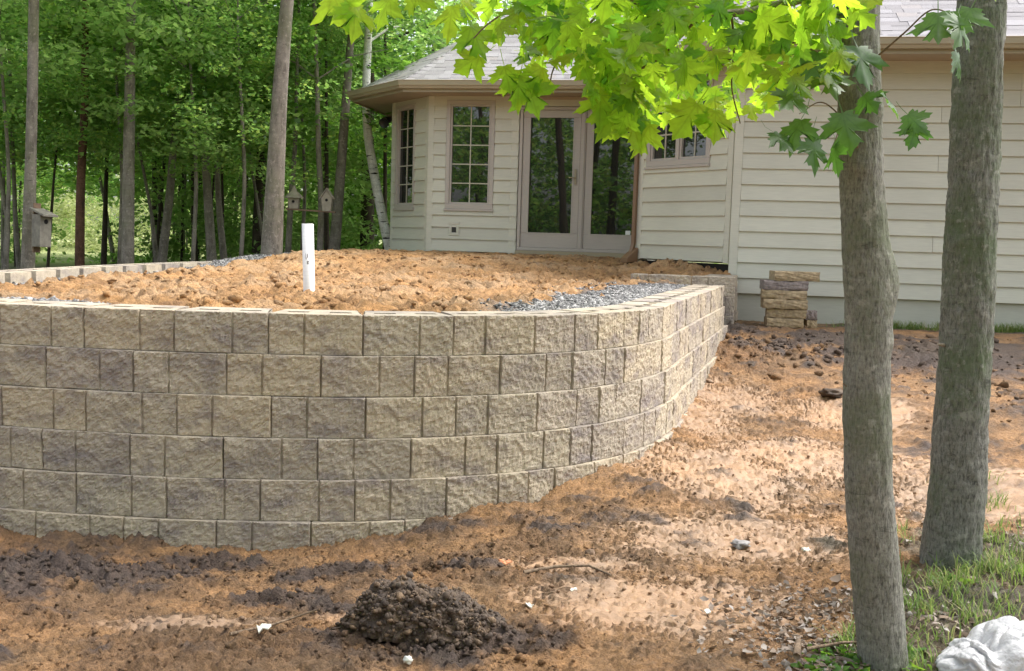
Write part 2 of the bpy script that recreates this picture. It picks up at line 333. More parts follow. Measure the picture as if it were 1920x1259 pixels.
PALE = [(1.35, 7.1, .28, .75), (1.9, 6.0, .7, .5), (1.0, 4.7, .6, .3), (.6, 3.95, .6, .3), (1.2, 5.6, .5, .6), (2.6, 5.3, .7, .5), (-.62, 3.82, .1, .14), (1.7, 7.8, .35, .6), (2.5, 7.2, .5, .5), (.3, 4.35, .4, .1), (-1.2, 3.75, .35, .08), (-2.4, 3.7, .4, .12)]
BROWN = [(-1.6, 3.75, 1.3, .5), (-.5, 4.4, .9, .3), (.25, 4.95, .6, .2), (-2.6, 4.6, .8, .3), (.9, 3.4, .5, .2, .5), (3.2, 6.6, .9, 1.2, .5)]
GRASSY = [(2.45, 4.3, .75, .55), (1.75, 3.75, .35, .4), (1.28, 3.35, .25, .35), (4.6, 11.15, 1.4, .25), (6, 10.9, 1, .3)]
def gfull(x, y):
    """ground height and soil colour/roughness"""
    x = np.asarray(x, float); y = np.asarray(y, float)
    dk = blob(x, y, DARK); pl = blob(x, y, PALE); gr = blob(x, y, GRASSY)
    n1 = fbm(x*.9, y*.9, 3, 1); n2 = fbm(x*3.2, y*4.2, 4, 2); n3 = fbm(x*11, y*15, 3, 3)
    scuff = fbm(x*2.6+y*1.4, y*11-x*2, 3, 9)
    rough = np.clip(sstep(-.25, .45, n1*.6+n2*.75+dk*1.1-pl*.75), 0, 1)
    near = sstep(14, 9, np.hypot(x, y))
    h = gbase(x, y)+near*(.022*n1+.017*n2*(.35+.65*rough)+.006*n3*(.2+.8*rough)+.013*np.maximum(scuff, 0)*sstep(.1, .5, pl+.45)*(1-dk))
    led = 0.
    for fx, fy, kk, am, s in ((1.5, 3.2, 2.6, .03, 41), (3.6, 6.5, 2.3, .02, 44)):
        q = (fbm(x*fx+.5*n2+.35*y, y*fy-.6*x, 4, s, .6)+2)*kk; fr = q-np.floor(q); h = h+near*am*(sstep(.0, .95, fr)*.6-sstep(.95, .985, fr)*.6)*(1-.5*dk); led = np.maximum(led, sstep(.68, .97, fr)*(am/.03))
    cr = 1-np.abs(fbm(x*17, y*21, 3, 51, .65)); h = h+near*.018*(cr-.6)*np.clip(rough*.8+led*.7, 0, 1)*(1-.65*sstep(.2, .7, pl))
    for sc, am, s in ((8, .03, 4), (17, .022, 5), (36, .012, 6)):
        d, i = worley(x*sc+.6*n2, y*sc*1.1, s); r_ = .35+.3*i
        on = (i < .15+.7*np.clip(rough+.5*led, 0, 1)*(.35+.65*dk))
        h = h+near*on*am*np.sqrt(np.maximum(0, 1-(d/r_)**2))*(.06+.94*rough)*(.4+.9*dk)*(1-.8*sstep(.2, .6, pl))
    wall = np.exp(-np.maximum(0, -path_dist(x, y))/.16)*(y < 11)
    h = h+near*wall*(.012+.05*fbm(x*4, y*4, 3, 12))
    dkm = np.clip(sstep(.25, .62, dk+.42*n2+.2*n3), 0, 1)
    plm = np.clip(sstep(.12, .5, pl*.9+.3*n2-.35*rough-.4*led+.1)*(1-dkm), 0, 1)
    orange = np.array([.42, .24, .108]); brown = np.array([.25, .15, .078]); dark = np.array([.1, .07, .055]); pale = np.array([.385, .252, .155])
    c = orange[None]*np.ones(x.size)[:, None]; f = lambda a: a.ravel()[:, None]
    c = c+(brown-c)*f(np.clip(sstep(.0, .95, rough*.75+.3*n3+.5*led+.75*blob(x, y, BROWN)*(.6+.6*n2))*.92, 0, 1)); c = c+(pale-c)*f(plm*.75); c = c+(dark-c)*f(dkm)
    humus = np.array([.15, .125, .085]); grn = np.array([.13, .15, .06])
    c = c+(humus-c)*f(np.clip(sstep(.2, .6, gr+.3*n2), 0, 1))
    far = sstep(9.5, 12.5, np.hypot(x-.5, y))*(1-np.exp(-((x-4)/4)**2-((y-10.5)/1.2)**2))
    fl = np.array([.14, .12, .07]); meadow = np.array([.36, .4, .17])
    c = c+(fl-c)*f(far); c = c+(grn-c)*f(far*np.clip(sstep(-.1, .5, n1), 0, 1)*.8)
    c = c+(meadow-c)*f(sstep(21, 25, y-.1*x))  # field ground made pale, the clearing's sunlight put into its colour
    ro = .8-.34*plm-.12*dkm
    return h, np.concatenate([c, f(ro)], 1)
def colattr(me, c):
    a = me.color_attributes.new('Col', 'FLOAT_COLOR', 'POINT'); a.data.foreach_set('color', np.asarray(c, np.float32).ravel())
def graded(segs):
    out = []
    for a, b, s in segs: out.append(np.arange(a, b, s))
    return np.unique(np.round(np.concatenate(out+[[segs[-1][1]]]), 4))
def grid_mesh(name, xs, ys, hf, mat, keep=None):
    X, Y = np.meshgrid(xs, ys); H, Cc = hf(X, Y); nx, ny = len(xs), len(ys)
    i = np.arange((nx-1)*(ny-1)); r = i//(nx-1); c = i % (nx-1); a = r*nx+c
    F = np.stack([a, a+1, a+nx+1, a+nx], 1); V = np.stack([X.ravel(), Y.ravel(), H.ravel()], 1)
    if keep is not None:
        k = keep(X, Y).ravel(); F = F[k[F].all(1)]; u = np.unique(F); mp = -np.ones(len(V), int); mp[u] = np.arange(len(u)); V = V[u]; Cc = Cc[u]; F = mp[F]
    me = mesh_np(name, V, F, mat, True); colattr(me, Cc); return me
gx = graded([(-250, -60, 24), (-60, -14, 4), (-14, -4, .5), (-4, -2.6, .05), (-2.6, 2.4, .0125), (2.4, 4, .03), (4, 7, .09), (7, 14, .5), (14, 60, 4), (60, 250, 24)])
gy = graded([(-60, -8, 6), (-8, 2.4, .6), (2.4, 3.1, .06), (3.1, 5.1, .0115), (5.1, 7, .02), (7, 9.5, .03), (9.5, 11.6, .045), (11.6, 30, .5), (30, 70, 4), (70, 420, 35)])
tag(ob('ground', grid_mesh('ground', gx, gy, gfull, M['soil'])), kind='structure')
def gz(x, y): return float(gfull(np.array([x]), np.array([y]))[0][0])

# ------------------------------------------------------------------ patio fill of orange sand
TOPZ = 1.06
def gravel_mask(x, y):
    d = path_dist(x, y); n = fbm(np.asarray(x)*1.6, np.asarray(y)*1.6, 3, 21)
    right = sstep(-.35, .25, x)*sstep(.95, .7, d+.55*n-.3*sstep(6, 8.5, y)+.25*sstep(9, 8, y)*sstep(7.2, 7.9, y))*(y < 10.6)
    back = (np.asarray(x) < -2.3)*(y > 6.2)*sstep(.85, .7, d+.2*n)
    lf = (np.asarray(x) < -2.2)*(y < 6.2)*sstep(.62, .5, d+.15*n)
    return np.clip(np.maximum(np.maximum(right, back), lf), 0, 1), d
def sand_h(x, y):
    dC = -.82*(x-1.58)-.572*(y-13.06)
    g, d = gravel_mask(x, y); n1 = fbm(x*1.1, y*1.1, 3, 31); n2 = fbm(x*3.0, y*3.4, 4, 32); n3 = fbm(x*10, y*12, 3, 33)
    base = TOPZ-.03-.025*sstep(.5, 1.6, d)*sstep(13, 10, y)+.2*sstep(10.8, 14.7, y)-.08*np.exp(-((x-2.3)/.5)**2-((y-11.3)/.55)**2)
    base = base-.075*(x < -2.2)*sstep(6.2, 7.2, y)*sstep(.95, .6, d)
    base = base+.13*np.exp(-(dC/.38)**2)*(x > 1.3)*sstep(10.85, 11.2, y)*sstep(13.4, 12.2, y)
    am = sstep(.28, .8, d)*(1-.85*g)*(1-.5*sstep(12, 14, y))
    rg = 1-np.abs(fbm(x*2.4+.5*n2, y*3.2, 4, 35)); rg2 = 1-np.abs(fbm(x*7, y*8, 3, 36)); rg3 = 1-np.abs(fbm(x*15, y*15, 2, 38)); h = base+am*(.03*n1+.03*n2+.016*n3+.06*(rg**4-.4)+.035*(rg2**2-.6)+.016*(rg3-.6))
    for sc, a_, s in ((16, .014, 9),):
        dd, i = worley(x*sc+.5*n2, y*sc, s); h = h+am*(i < .5)*a_*np.sqrt(np.maximum(0, 1-(dd/(.35+.3*i))**2))
    dd, i = worley(x*3+.4*n2, y*3, 14); h = h-am*(i < .3)*.035*np.maximum(0, 1-(dd/.38)**2)
    c = np.array([.5, .288, .125])[None]*np.ones(x.size)[:, None]; f = lambda a: a.ravel()[:, None]
    c = c+(np.array([.56, .38, .22])-c)*f(np.clip(sstep(.0, .6, n1+.5*n2)*.6, 0, 1)); c = c+(np.array([.3, .165, .075])-c)*f(np.clip(sstep(.15, .6, -n2-.3*n1)*.8, 0, 1))
    c = c+(np.array([.16, .16, .165])-c)*f(np.clip(g*1.2, 0, 1))
    return h, np.concatenate([c, np.full((x.size, 1), .9)], 1)
BL, BR = np.array([-1.32, 15.35]), np.array([1.83, 14.79])
sxs = graded([(-4.5, -2.6, .04), (-2.6, 2.6, .026)]); sys_ = graded([(5.0, 7.2, .022), (7.2, 10, .032), (10, 15.9, .045)])
def sand_keep(x, y):
    hm = (y < 15.35-.178*(x+1.32)+.05)*np.where(x > 1.5, y < 13.1-(x-1.58)*1.43+.05, True)*np.where(x < -1.3, y < 15.35-(x+1.32)*1.43+.05, True)
    return (path_dist(x, y) > .24)*hm*(x < 2.52)
tag(ob('patio_sand_bed', grid_mesh('patio_sand_bed', sxs, sys_, sand_h, M['soil'], sand_keep)), kind='structure')

# ------------------------------------------------------------------ retaining wall, block by block
BW, BH, BD = .457, .203, .29
def block_mesh(seed, split, nx=58, nz=26):
    """front face split rough at -Y, one vertical score; x in [-.5,.5]*width"""
    wd = BW-.0022; ht = BH-.0016; rs = np.random.RandomState(seed)
    sx = split*wd-wd/2; zs = np.concatenate([[0, .002], np.linspace(.007, ht-.007, nz-3), [ht-.002, ht]]); nl = int(nx*split)-3; nr = nx-9-nl
    xs = np.concatenate([[-wd/2, -wd/2+.0022, -wd/2+.005], np.linspace(-wd/2+.012, sx-.012, nl), [sx-.0065, sx-.0038, sx+.0038, sx+.0065], np.linspace(sx+.012, wd/2-.012, nr), [wd/2-.005, wd/2-.0022, wd/2]]); nx = len(xs)-1
    X, Z = np.meshgrid(xs, zs); n = fbm(X*30+seed, Z*30, 4, seed % 7, .75); big = pn(X*7+seed*1.7, Z*7, 3); wob = .004*pn(Z*25+seed, X*3, 5)
    ex_ = sstep(.0015, .005, np.minimum(X+wd/2, wd/2-X)+wob*.4)*sstep(.0035, .0065, abs(X-sx)+wob*.4); ez_ = sstep(-.002, .003, np.minimum(Z, ht-Z))
    tilt = (rs.rand()-.5)*.01*np.where(X > sx, 1, -1)
    D = ex_*(.55+.45*ez_)*(.011+.0045*n+.0045*big+tilt*.6)
    V = [np.stack([X.ravel(), -D.ravel(), Z.ravel()], 1)]; F = []
    for r in range(nz):
        for c in range(nx): a = r*(nx+1)+c; F.append((a, a+1, a+nx+2, a+nx+1))
    top = [(nz)*(nx+1)+c for c in range(nx+1)]; bot = list(range(nx+1)); lf = [r*(nx+1) for r in range(nz+1)]; rt = [r*(nx+1)+nx for r in range(nz+1)]
    N = (nx+1)*(nz+1); wb = wd*.8
    ex = [(-wb/2, BD, 0), (wb/2, BD, 0), (wb/2, BD, ht), (-wb/2, BD, ht)]
    # ring behind the face so that slots can be sunk into the top
    V.append(np.array(ex)); a, b, c, d = N, N+1, N+2, N+3
    F += [(b, a, d, c), tuple(bot[::-1])+(a, b), (a,)+tuple(lf[::-1])[::-1][::1]+(d,), (b, c)+tuple(rt[::-1])]
    F[-2] = (d,)+tuple(lf[::-1])+(a,)
    # top: strip, two sunk slots
    k = N+4; y1, y2 = .09, .15; sl = [(-.17, -.05), (.06, .18)]; xsT = [-wd/2*.97]+[q for s_ in sl for q in s_]+[wd/2*.97]
    pts = []
    for y in (y1, y2):
        for x in xsT: pts.append((x*(1-.2*y/BD), y, ht))
    for y in (y1, y2):
        for x in xsT: pts.append((x*(1-.2*y/BD), y, ht-.05))
    V.append(np.array(pts)); t = lambda r, c: k+r*6+c; u = lambda r, c: k+12+r*6+c
    F.append(tuple(top)+tuple(t(0, c) for c in reversed(range(6)))); F.append(tuple(t(1, c) for c in range(6))+(c_ := N+2, N+3))
    for c in range(5):
        if c in (1, 3):
            F += [(u(0, c), u(0, c+1), u(1, c+1), u(1, c)), (t(0, c), t(0, c+1), u(0, c+1), u(0, c)), (u(1, c), u(1, c+1), t(1, c+1), t(1, c)), (t(0, c), u(0, c), u(1, c), t(1, c)), (t(0, c+1), t(1, c+1), u(1, c+1), u(0, c+1))]
        else: F.append((t(0, c), t(0, c+1), t(1, c+1), t(1, c)))
    return mesh_py('block', np.vstack(V), F, M['block'])
BLK = {('L', i): block_mesh(100+i, .62) for i in range(7)}; BLK.update({('S', i): block_mesh(200+i, .38) for i in range(7)})
wall = empty('retaining_wall', (-1.18, 4.93, 0), 'curved retaining wall of tan split-face concrete blocks holding orange sand', 'wall')
WL = Vector((-1.18, 4.93, 0))
# score pattern read from the photograph, starting with the block that begins at the frame's edge
PAT = {0: 'LLLSLSLLS', 1: 'LSSLSLL', 2: 'LLSSLSLS', 3: 'SSLSLLSL', 4: 'SLLLSLSL', 5: 'LSSLSLSL'}
JX = {0: -1.19, 1: -.93, 2: -1.165, 3: -.935, 4: -1.205, 5: -.955}      # X of one full joint of every course on the front stretch
for c in range(6):
    P = offset_path(PATH, .019*c); S = arclen(P); at = lambda s: np.array([np.interp(s, S, P[:, 0]), np.interp(s, S, P[:, 1])])
    front = (P[:, 1] < 5.6)*(P[:, 0] > -2.9)*(P[:, 0] < .3); s0 = np.interp(JX[c], P[front][:, 0], S[front]); nb = int(s0//BW); s = s0-nb*BW; k = -nb+3
    end = S[-1]-(.5 if c < 2 else .16)
    while s+BW*.6 < end:
        e = min(s+BW, end); a, b = at(s), at(e); mid = (a+b)/2; zt = TOPZ-BH*c
        back = mid[1] > 6.5 and mid[0] < 0
        vis = (c < 3 if back else (mid[0] > -3.6 and zt > gbase(mid[0], mid[1]-.1)-.06))
        if vis:
            ch = PAT[c][k] if 0 <= k < len(PAT[c]) else random.choice('LS')
            u = (b-a)/np.linalg.norm(b-a); ang = math.atan2(u[1], u[0]); j = (random.random()-.5)*.006
            o = ob('block', BLK[(ch, random.randrange(7))], wall, Vector((mid[0]+u[1]*j, mid[1]-u[0]*j, zt-BH+(random.random()-.5)*.002))-WL, (0, 0, ang+(random.random()-.5)*.012), (np.linalg.norm(b-a)/BW, 1, 1))
        s = e; k += 1
# step-back end of the wall by the garage
rw = empty('return_wall', (2.3, 10.62, 0), 'short return wall of tan blocks between the curved wall and the garage siding', 'wall')
def run_wall(a, b, ztop, n, par, org):
    a = np.array(a); b = np.array(b); L = np.linalg.norm(b-a); u = (b-a)/L; ang = math.atan2(u[1], u[0])
    for c in range(n):
        s = L if c % 2 == 0 else L+.0
        q = 0.
        edges = [L]
        while edges[-1] > .02: edges.append(max(0, edges[-1]-(BW if not (len(edges) == 1 and c % 2) else BW*.55)))
        for e1, e0 in zip(edges[:-1], edges[1:]):
            if e1-e0 < .08: continue
            m = a+u*(e0+e1)/2; nrm = np.array([u[1], -u[0]])*.012*c
            ob('block', BLK[(random.choice('LS'), random.randrange(7))], par, Vector((m[0]+nrm[0], m[1]+nrm[1], ztop-BH*(c+1)))-Vector(org), (0, 0, ang), ((e1-e0)/BW, 1, 1))
run_wall((1.25, 10.86), (2.33, 10.66), 1.125, 3, rw, (2.3, 10.62, 0)); run_wall((2.345, 10.96), (2.56, 11.68), 1.125, 3, rw, (2.3, 10.62, 0))

# ------------------------------------------------------------------ gravel (uncountable)
OCT = np.array([(1, 0, 0), (-1, 0, 0), (0, 1, 0), (0, -1, 0), (0, 0, 1), (0, 0, -1)], float); OCTF = np.array([(0, 2, 4), (2, 1, 4), (1, 3, 4), (3, 0, 4), (2, 0, 5), (1, 2, 5), (3, 1, 5), (0, 3, 5)])
_t = (1+5**.5)/2; ICO = np.array([(-1, _t, 0), (1, _t, 0), (-1, -_t, 0), (1, -_t, 0), (0, -1, _t), (0, 1, _t), (0, -1, -_t), (0, 1, -_t), (_t, 0, -1), (_t, 0, 1), (-_t, 0, -1), (-_t, 0, 1)])/1.9
ICOF = np.array([(0, 11, 5), (0, 5, 1), (0, 1, 7), (0, 7, 10), (0, 10, 11), (1, 5, 9), (5, 11, 4), (11, 10, 2), (10, 7, 6), (7, 1, 8), (3, 9, 4), (3, 4, 2), (3, 2, 6), (3, 6, 8), (3, 8, 9), (4, 9, 5), (2, 4, 11), (6, 2, 10), (8, 6, 7), (9, 8, 1)])
def rots(n, rs):
    q = rs.randn(n, 4); q /= np.linalg.norm(q, axis=1)[:, None]; a, b, c, d = q.T
    return np.stack([np.stack([1-2*(c*c+d*d), 2*(b*c-a*d), 2*(b*d+a*c)], 1), np.stack([2*(b*c+a*d), 1-2*(b*b+d*d), 2*(c*d-a*b)], 1), np.stack([2*(b*d-a*c), 2*(c*d+a*b), 1-2*(b*b+c*c)], 1)], 1)
def stones(name, P, size, mat, base=OCT, bf=OCTF, flat=.7, jit=.3, smooth=False, rs=RNG):
    n = len(P); k = len(base); B = base[None]*(1+jit*(rs.rand(n, k, 1)*2-1)); B = B*size[:, None, None]*(1+.45*(rs.rand(n, 1, 3)*2-1))
    B = np.einsum('nij,nkj->nki', rots(n, rs), B); B[:, :, 2] *= flat
    V = (B+P[:, None]).reshape(-1, 3); F = (bf[None]+np.arange(n)[:, None, None]*k).reshape(-1, 3); return mesh_np(name, V, F, mat, smooth)
def scatter_gravel(x0, x1, y0, y1, n, s0, s1):
    x = x0+RNG.rand(n)*(x1-x0); y = y0+RNG.rand(n)*(y1-y0); g, d = gravel_mask(x, y); k = (g > .12+.75*RNG.rand(n))*(d > .2); x, y = x[k], y[k]
    h, _ = sand_h(x, y); return np.stack([x, y, h+.004], 1), s0+(s1-s0)*RNG.rand(len(x))**2
Pg1, Sg1 = scatter_gravel(-.6, 2.3, 5.1, 10.6, 42000, .008, .021); Pg2, Sg2 = scatter_gravel(-4.4, -2.0, 5.2, 15.5, 38000, .012, .026)
tag(ob('gravel', stones('gravel', np.vstack([Pg1, Pg2]), np.concatenate([Sg1, Sg2]), M['gravel'])), 'loose grey crushed gravel lying behind the wall blocks', 'gravel', kind='stuff')

# ------------------------------------------------------------------ house
HO = Vector((2.49, 11.75, .6))
house = empty('house', HO, 'beige house with lap siding, hipped shingle roof and glazed bay', 'house')
class WallF:                                  # a wall plane; u runs left to right seen from outside
    def __init__(s, a, b):
        s.a = Vector((*a, 0)); d = Vector((*b, 0))-s.a; s.L = d.length; s.u = d.normalized(); s.n = Vector((s.u.y, -s.u.x, 0))
    def p(s, u, z, d=0): return s.a+s.u*u+s.n*d+Vector((0, 0, z))-HO
    def hexa(s, mb, u0, u1, z0, z1, d0, d1, d0t=None, d1t=None):
        d0t = d0 if d0t is None else d0t; d1t = d1 if d1t is None else d1t
        return mb.hexa([s.p(u0, z0, d1), s.p(u1, z0, d1), s.p(u1, z0, d0), s.p(u0, z0, d0), s.p(u0, z1, d1t), s.p(u1, z1, d1t), s.p(u1, z1, d0t), s.p(u0, z1, d0t)])
PA, PB, PB2, PC, PG = (-1.97, 16.28), (-1.32, 15.35), (2.3, 14.706), (1.58, 13.06), (2.49, 11.75)
PG2 = (9.4, 10.525); PS = (-1.6, 18.3)
wS, wA, wB, wC, wG = WallF(PS, PA), WallF(PA, PB), WallF(PB, PB2), WallF(PC, PG), WallF(PG, PG2)
wD = WallF((1.98, 15.0), PC)
ZT = 3.54
def lap_wall(W, z0, reveal, u0, u1, openings=(), ztop=ZT):
    mb = MB(); W.hexa(mb, -.01, W.L+.01, z0-.02, ztop+.08, -.16, -.1); mb.build('wall', M['siding'], house)
    z = z0
    while z < ztop-.01:
        t = min(z+reveal+.02, ztop+.03); cuts = [o for o in openings if o[2] < z+reveal and o[3] > z]
        spans = [(u0, u1, z, t)]
        for (a, b, c, d) in cuts:
            ns = []
            for (p, q, r, s_) in spans:
                if a <= p and b >= q or b <= p or a >= q: ns.append((p, q, r, s_)); continue
                if a > p: ns.append((p, a, r, s_))
                if b < q: ns.append((b, q, r, s_))
                if c > r+.004: ns.append((max(a, p), min(b, q), r, c))
                if d < s_-.024: ns.append((max(a, p), min(b, q), d, s_))
            spans = ns
        if W is wG:
            jn = random.choice((.9, 1.3, 1.75, 2.2, 2.65, 3.0, 3.5)); spans = [(u0, jn-.001, z, t), (jn+.001, jn+2.4+.8*random.random(), z, t)]; spans.append((spans[1][1]+.002, u1, z, t))
        runs = []; spans.sort()
        for sp in spans:
            if runs and any(abs(sp[0]-x[1]) < 1e-6 for x in runs[-1]): runs[-1].append(sp)
            else: runs.append([sp])
        for run in runs:
            mb = MB(); j = (random.random()-.5)*.002
            for (p, q, r, s_) in run:
                f0 = (r-z)/(reveal+.02); f1 = (s_-z)/(reveal+.02); th = lambda f: .034-.027*f
                W.hexa(mb, p+.001, q-.001, r+j, s_+j, -.02, th(f0), -.02, th(f1))
            mb.build('siding_board', M['siding'], house)
        z += reveal
REV = .178
WB_ = (.262, .995, 1.885, 3.48); DO = (1.36, 3.25, 1.2, 3.4); WC_ = (.125, 1.225, 2.41, 3.46); WA_ = (.125, .74, 1.885, 3.475)
lap_wall(wA, 1.235, REV, .06, wA.L-.07, [WA_]); lap_wall(wB, 1.255, REV, .06, wB.L, [WB_, DO]); lap_wall(wC, 1.265, REV, .075, wC.L-.09, [WC_]); lap_wall(wG, .915, REV, .085, wG.L, [])
for Wd in (wS, wD): mb = MB(); Wd.hexa(mb, -.01, Wd.L+.01, 1.2, ZT+.08, -.12, -.002); mb.build('wall', M['siding'], house)
mb = MB(); wG.hexa(mb, .0, wG.L, .2, .915, -.14, -.012); mb.build('foundation', M['found'], house)
for Wd in (wA, wB, wC): mb = MB(); Wd.hexa(mb, 0.0, Wd.L, .7, 1.24, -.14, -.02); mb.build('foundation', M['hole'], house)  # near-black colour stands in for the dark gap below the siding
def strip(W, u0, u1, z0, z1, d, name='corner_board', mat='trim', d0=-.03):
    mb = MB(); W.hexa(mb, u0, u1, z0, z1, d0, d); return bevel(mb.build(name, M[mat], house), .003, 1)
strip(wB, -.012, .075, 1.225, ZT, .026); strip(wA, wA.L-.075, wA.L-.001, 1.225, ZT, .024); strip(wA, -.02, .06, 1.225, ZT, .024)
strip(wG, -.012, .085, .6, ZT, .027); strip(wC, wC.L-.09, wC.L-.012, 1.25, ZT, .024); strip(wC, 0.0, .075, 1.25, ZT, .024); strip(wB, 1.245, 1.345, 1.225, ZT, .024)
strip(wB, 1.35, 3.3, 3.4, ZT-.002, .02, 'head_trim', 'soffit')
def frame_boxes(W, mb, u0, u1, z0, z1, w, d0, d1, wb=None):
    wb = wb or w
    W.hexa(mb, u0, u1, z1-w, z1, d0, d1); W.hexa(mb, u0, u1, z0, z0+wb, d0, d1); W.hexa(mb, u0, u0+w, z0+wb, z1-w, d0, d1); W.hexa(mb, u1-w, u1, z0+wb, z1-w, d0, d1)
def window(W, rect, sashes, cols, rows, tr=.062):
    u0, u1, z0, z1 = rect; mb = MB(); frame_boxes(W, mb, u0, u1, z0, z1, tr, -.06, .034, tr+.01); win = bevel(mb.build('window', M['taupe'], house), .004, 1)
    mb = MB(); W.hexa(mb, u0-.012, u1+.012, z0-.03, z0-.001, -.001, .05); mb.build('sill', M['taupe'], win)
    iu0, iu1 = u0+tr, u1-tr; iz0, iz1 = z0+tr+.01, z1-tr; mw = .05
    for s in range(sashes):
        a = iu0+(iu1-iu0+mw)*s/sashes; b = a+(iu1-iu0+mw)/sashes-mw
        if s: mb = MB(); W.hexa(mb, a-mw+.001, a-.001, iz0, iz1, -.06, .03); mb.build('mullion', M['taupe'], win)
        mb = MB(); frame_boxes(W, mb, a+.001, b-.001, iz0+.001, iz1-.001, .026, -.07, .012); mb.build('sash', M['taupe'], win)
        pa, pb, pz0, pz1 = a+.027, b-.027, iz0+.027, iz1-.027
        for i in range(cols):
            for j in range(rows):
                mb = MB(); x0 = pa+(pb-pa)*i/cols; x1 = pa+(pb-pa)*(i+1)/cols; q0 = pz0+(pz1-pz0)*j/rows; q1 = pz0+(pz1-pz0)*(j+1)/rows
                t = (random.random()-.5)*.0012; W.hexa(mb, x0, x1, q0, q1, -.03, -.02+t, -.03, -.02-t); mb.build('pane', M['glass'], win)
        for i in range(1, cols): mb = MB(); x = pa+(pb-pa)*i/cols; W.hexa(mb, x-.008, x+.008, pz0, pz1, -.028, -.008); mb.build('muntin', M['muntin'], win)
        for j in range(1, rows): mb = MB(); x = pz0+(pz1-pz0)*j/rows; W.hexa(mb, pa, pb, x-.008, x+.008, -.028, -.0065); mb.build('muntin', M['muntin'], win)
    return win
window(wB, WB_, 1, 2, 5); window(wC, WC_, 2, 2, 3); window(wA, WA_, 1, 2, 5, .05)
# glazed double door
mb = MB(); frame_boxes(wB, mb, 1.372, 3.22, 1.3, 3.395, .045, -.08, .03); bevel(mb.build('door_frame', M['taupe'], house), .004, 1)
mb = MB(); wB.hexa(mb, 2.274, 2.35, 1.345, 3.35, -.06, .018); wB.hexa(mb, 2.295, 2.33, 1.345, 3.35, .018, .034); mb.build('door_mullion', M['taupe'], house)
mb = MB(); wB.hexa(mb, 1.36, 3.24, 1.215, 1.299, -.08, .075); mb.build('threshold', M['gutter'], house)
for (a, b) in ((1.42, 2.272), (2.352, 3.172)):
    mb = MB(); st = .105; frame_boxes(wB, mb, a, b, 1.346, 3.349, st, -.06, .006, .215); d = bevel(mb.build('door', M['taupe'], house), .005, 1)
    mb = MB(); wB.hexa(mb, a+st+.001, b-st-.001, 1.562, 3.243, -.04, -.028); mb.build('pane', M['glass'], d)
    mb = MB(); frame_boxes(wB, mb, a+st-.012, b-st+.012, 1.55, 3.256, .016, -.027, .012); mb.build('glazing_bead', M['taupe'], d)
    if a < 2: mb = MB(); wB.hexa(mb, b-.075, b-.045, 2.28, 2.5, .006, .03); mb.tube([wB.p(b-.06, 2.38, .03), wB.p(b-.06, 2.38, .06), wB.p(b-.15, 2.375, .065)], [.008]*3, 8); mb.build('handle', M['gutter'], d)
    else: mb = MB(); wB.hexa(mb, 2.97, 3.04, 1.57, 1.63, -.027, -.02); mb.build('sticker', M['white'], d)
# outlet cover, lamp, downspout, splash shoe
mb = MB(); frame_boxes(wB, mb, .335, .495, 1.485, 1.69, .045, .004, .036); q = bevel(mb.build('outlet_box', M['trim'], house), .005, 1)
mb = MB(); wB.hexa(mb, .378, .452, 1.53, 1.645, .004, .026); mb.build('outlet_cover', M['black'], q)
mb = MB(); c = Vector((-2.12, 16.55, 3.3))-HO; mb.tube([c+Vector((.16, -.02, .06)), c, c+Vector((-.03, -.12, -.06))], [.025, .06, .085], 12); mb.tube([c+Vector((.16, -.02, .06)), c+Vector((.3, .0, .06))], [.03, .03], 8); mb.build('flood_lamp', M['black'], house, True)
mb = MB(); dp = [wC.p(-.02, 3.4, .06), wC.p(-.025, 3.2, .055), wC.p(-.025, 1.45, .055), wC.p(-.03, 1.36, .075), wC.p(-.035, 1.3, .11)]; mb.tube(dp, [.034]*5, 4); bevel(mb.build('downspout', M['brown'], house), .004, 1)
mb = MB(); W = wC
mb.hexa([W.p(-.1, 1.2, .2), W.p(.03, 1.2, .2), W.p(.05, 1.22, .035), W.p(-.06, 1.22, .035), W.p(-.1, 1.26, .2), W.p(.03, 1.26, .2), W.p(.05, 1.4, .035), W.p(-.06, 1.4, .035)]); bevel(mb.build('downspout_shoe', M['brown'], house), .006, 1)

# roofs: two hipped masses with one pitch
TANP = .593; OV = .6; EZ = 3.645; NRM = math.hypot(1, TANP)
def clip(poly, f):
    out = []
    for i in range(len(poly)):
        p, q = poly[i], poly[(i+1) % len(poly)]; a, b = f(p), f(q)
        if a >= 0: out.append(p)
        if (a >= 0) != (b >= 0): t = a/(a-b); out.append((p[0]+(q[0]-p[0])*t, p[1]+(q[1]-p[1])*t))
    return out
roof = ob('roof', None, house)
def inner(W): return lambda p: -((p[0]-W.a.x)*W.n.x+(p[1]-W.a.y)*W.n.y)
def roof_mass(walls, skip=(), maxd=4.6):
    D = [inner(W) for W in walls]; res = []
    for i, W in enumerate(walls):
        if i in skip: continue
        poly = [(-30, -10), (40, -10), (40, 50), (-30, 50)]
        poly = clip(poly, lambda p: D[i](p)+OV); poly = clip(poly, lambda p: maxd-D[i](p))
        for j in range(len(walls)):
            if j != i: poly = clip(poly, lambda p, j=j: D[j](p)-D[i](p))
        res.append((W, poly, D[i]))
    return res
wE = WallF((4.6, 14.3), (4.95, 16.3)); wR = WallF((9.6, 10.4), (11.2, 19.4))
bay = roof_mass([wS, wA, wB, wE], (3,)); gar = roof_mass([wD, wC, wG, wR], (0, 3))
def rp(p, D, lift=0.): return Vector((p[0], p[1], EZ+TANP*(D(p)+OV)+lift))-HO
singles = 0; rest = MB(); shv = MB().box((0, 0, 0), (1, 1, 1)); SH_ME = mesh_py('shingle', shv.V, shv.F, M['shingle'])
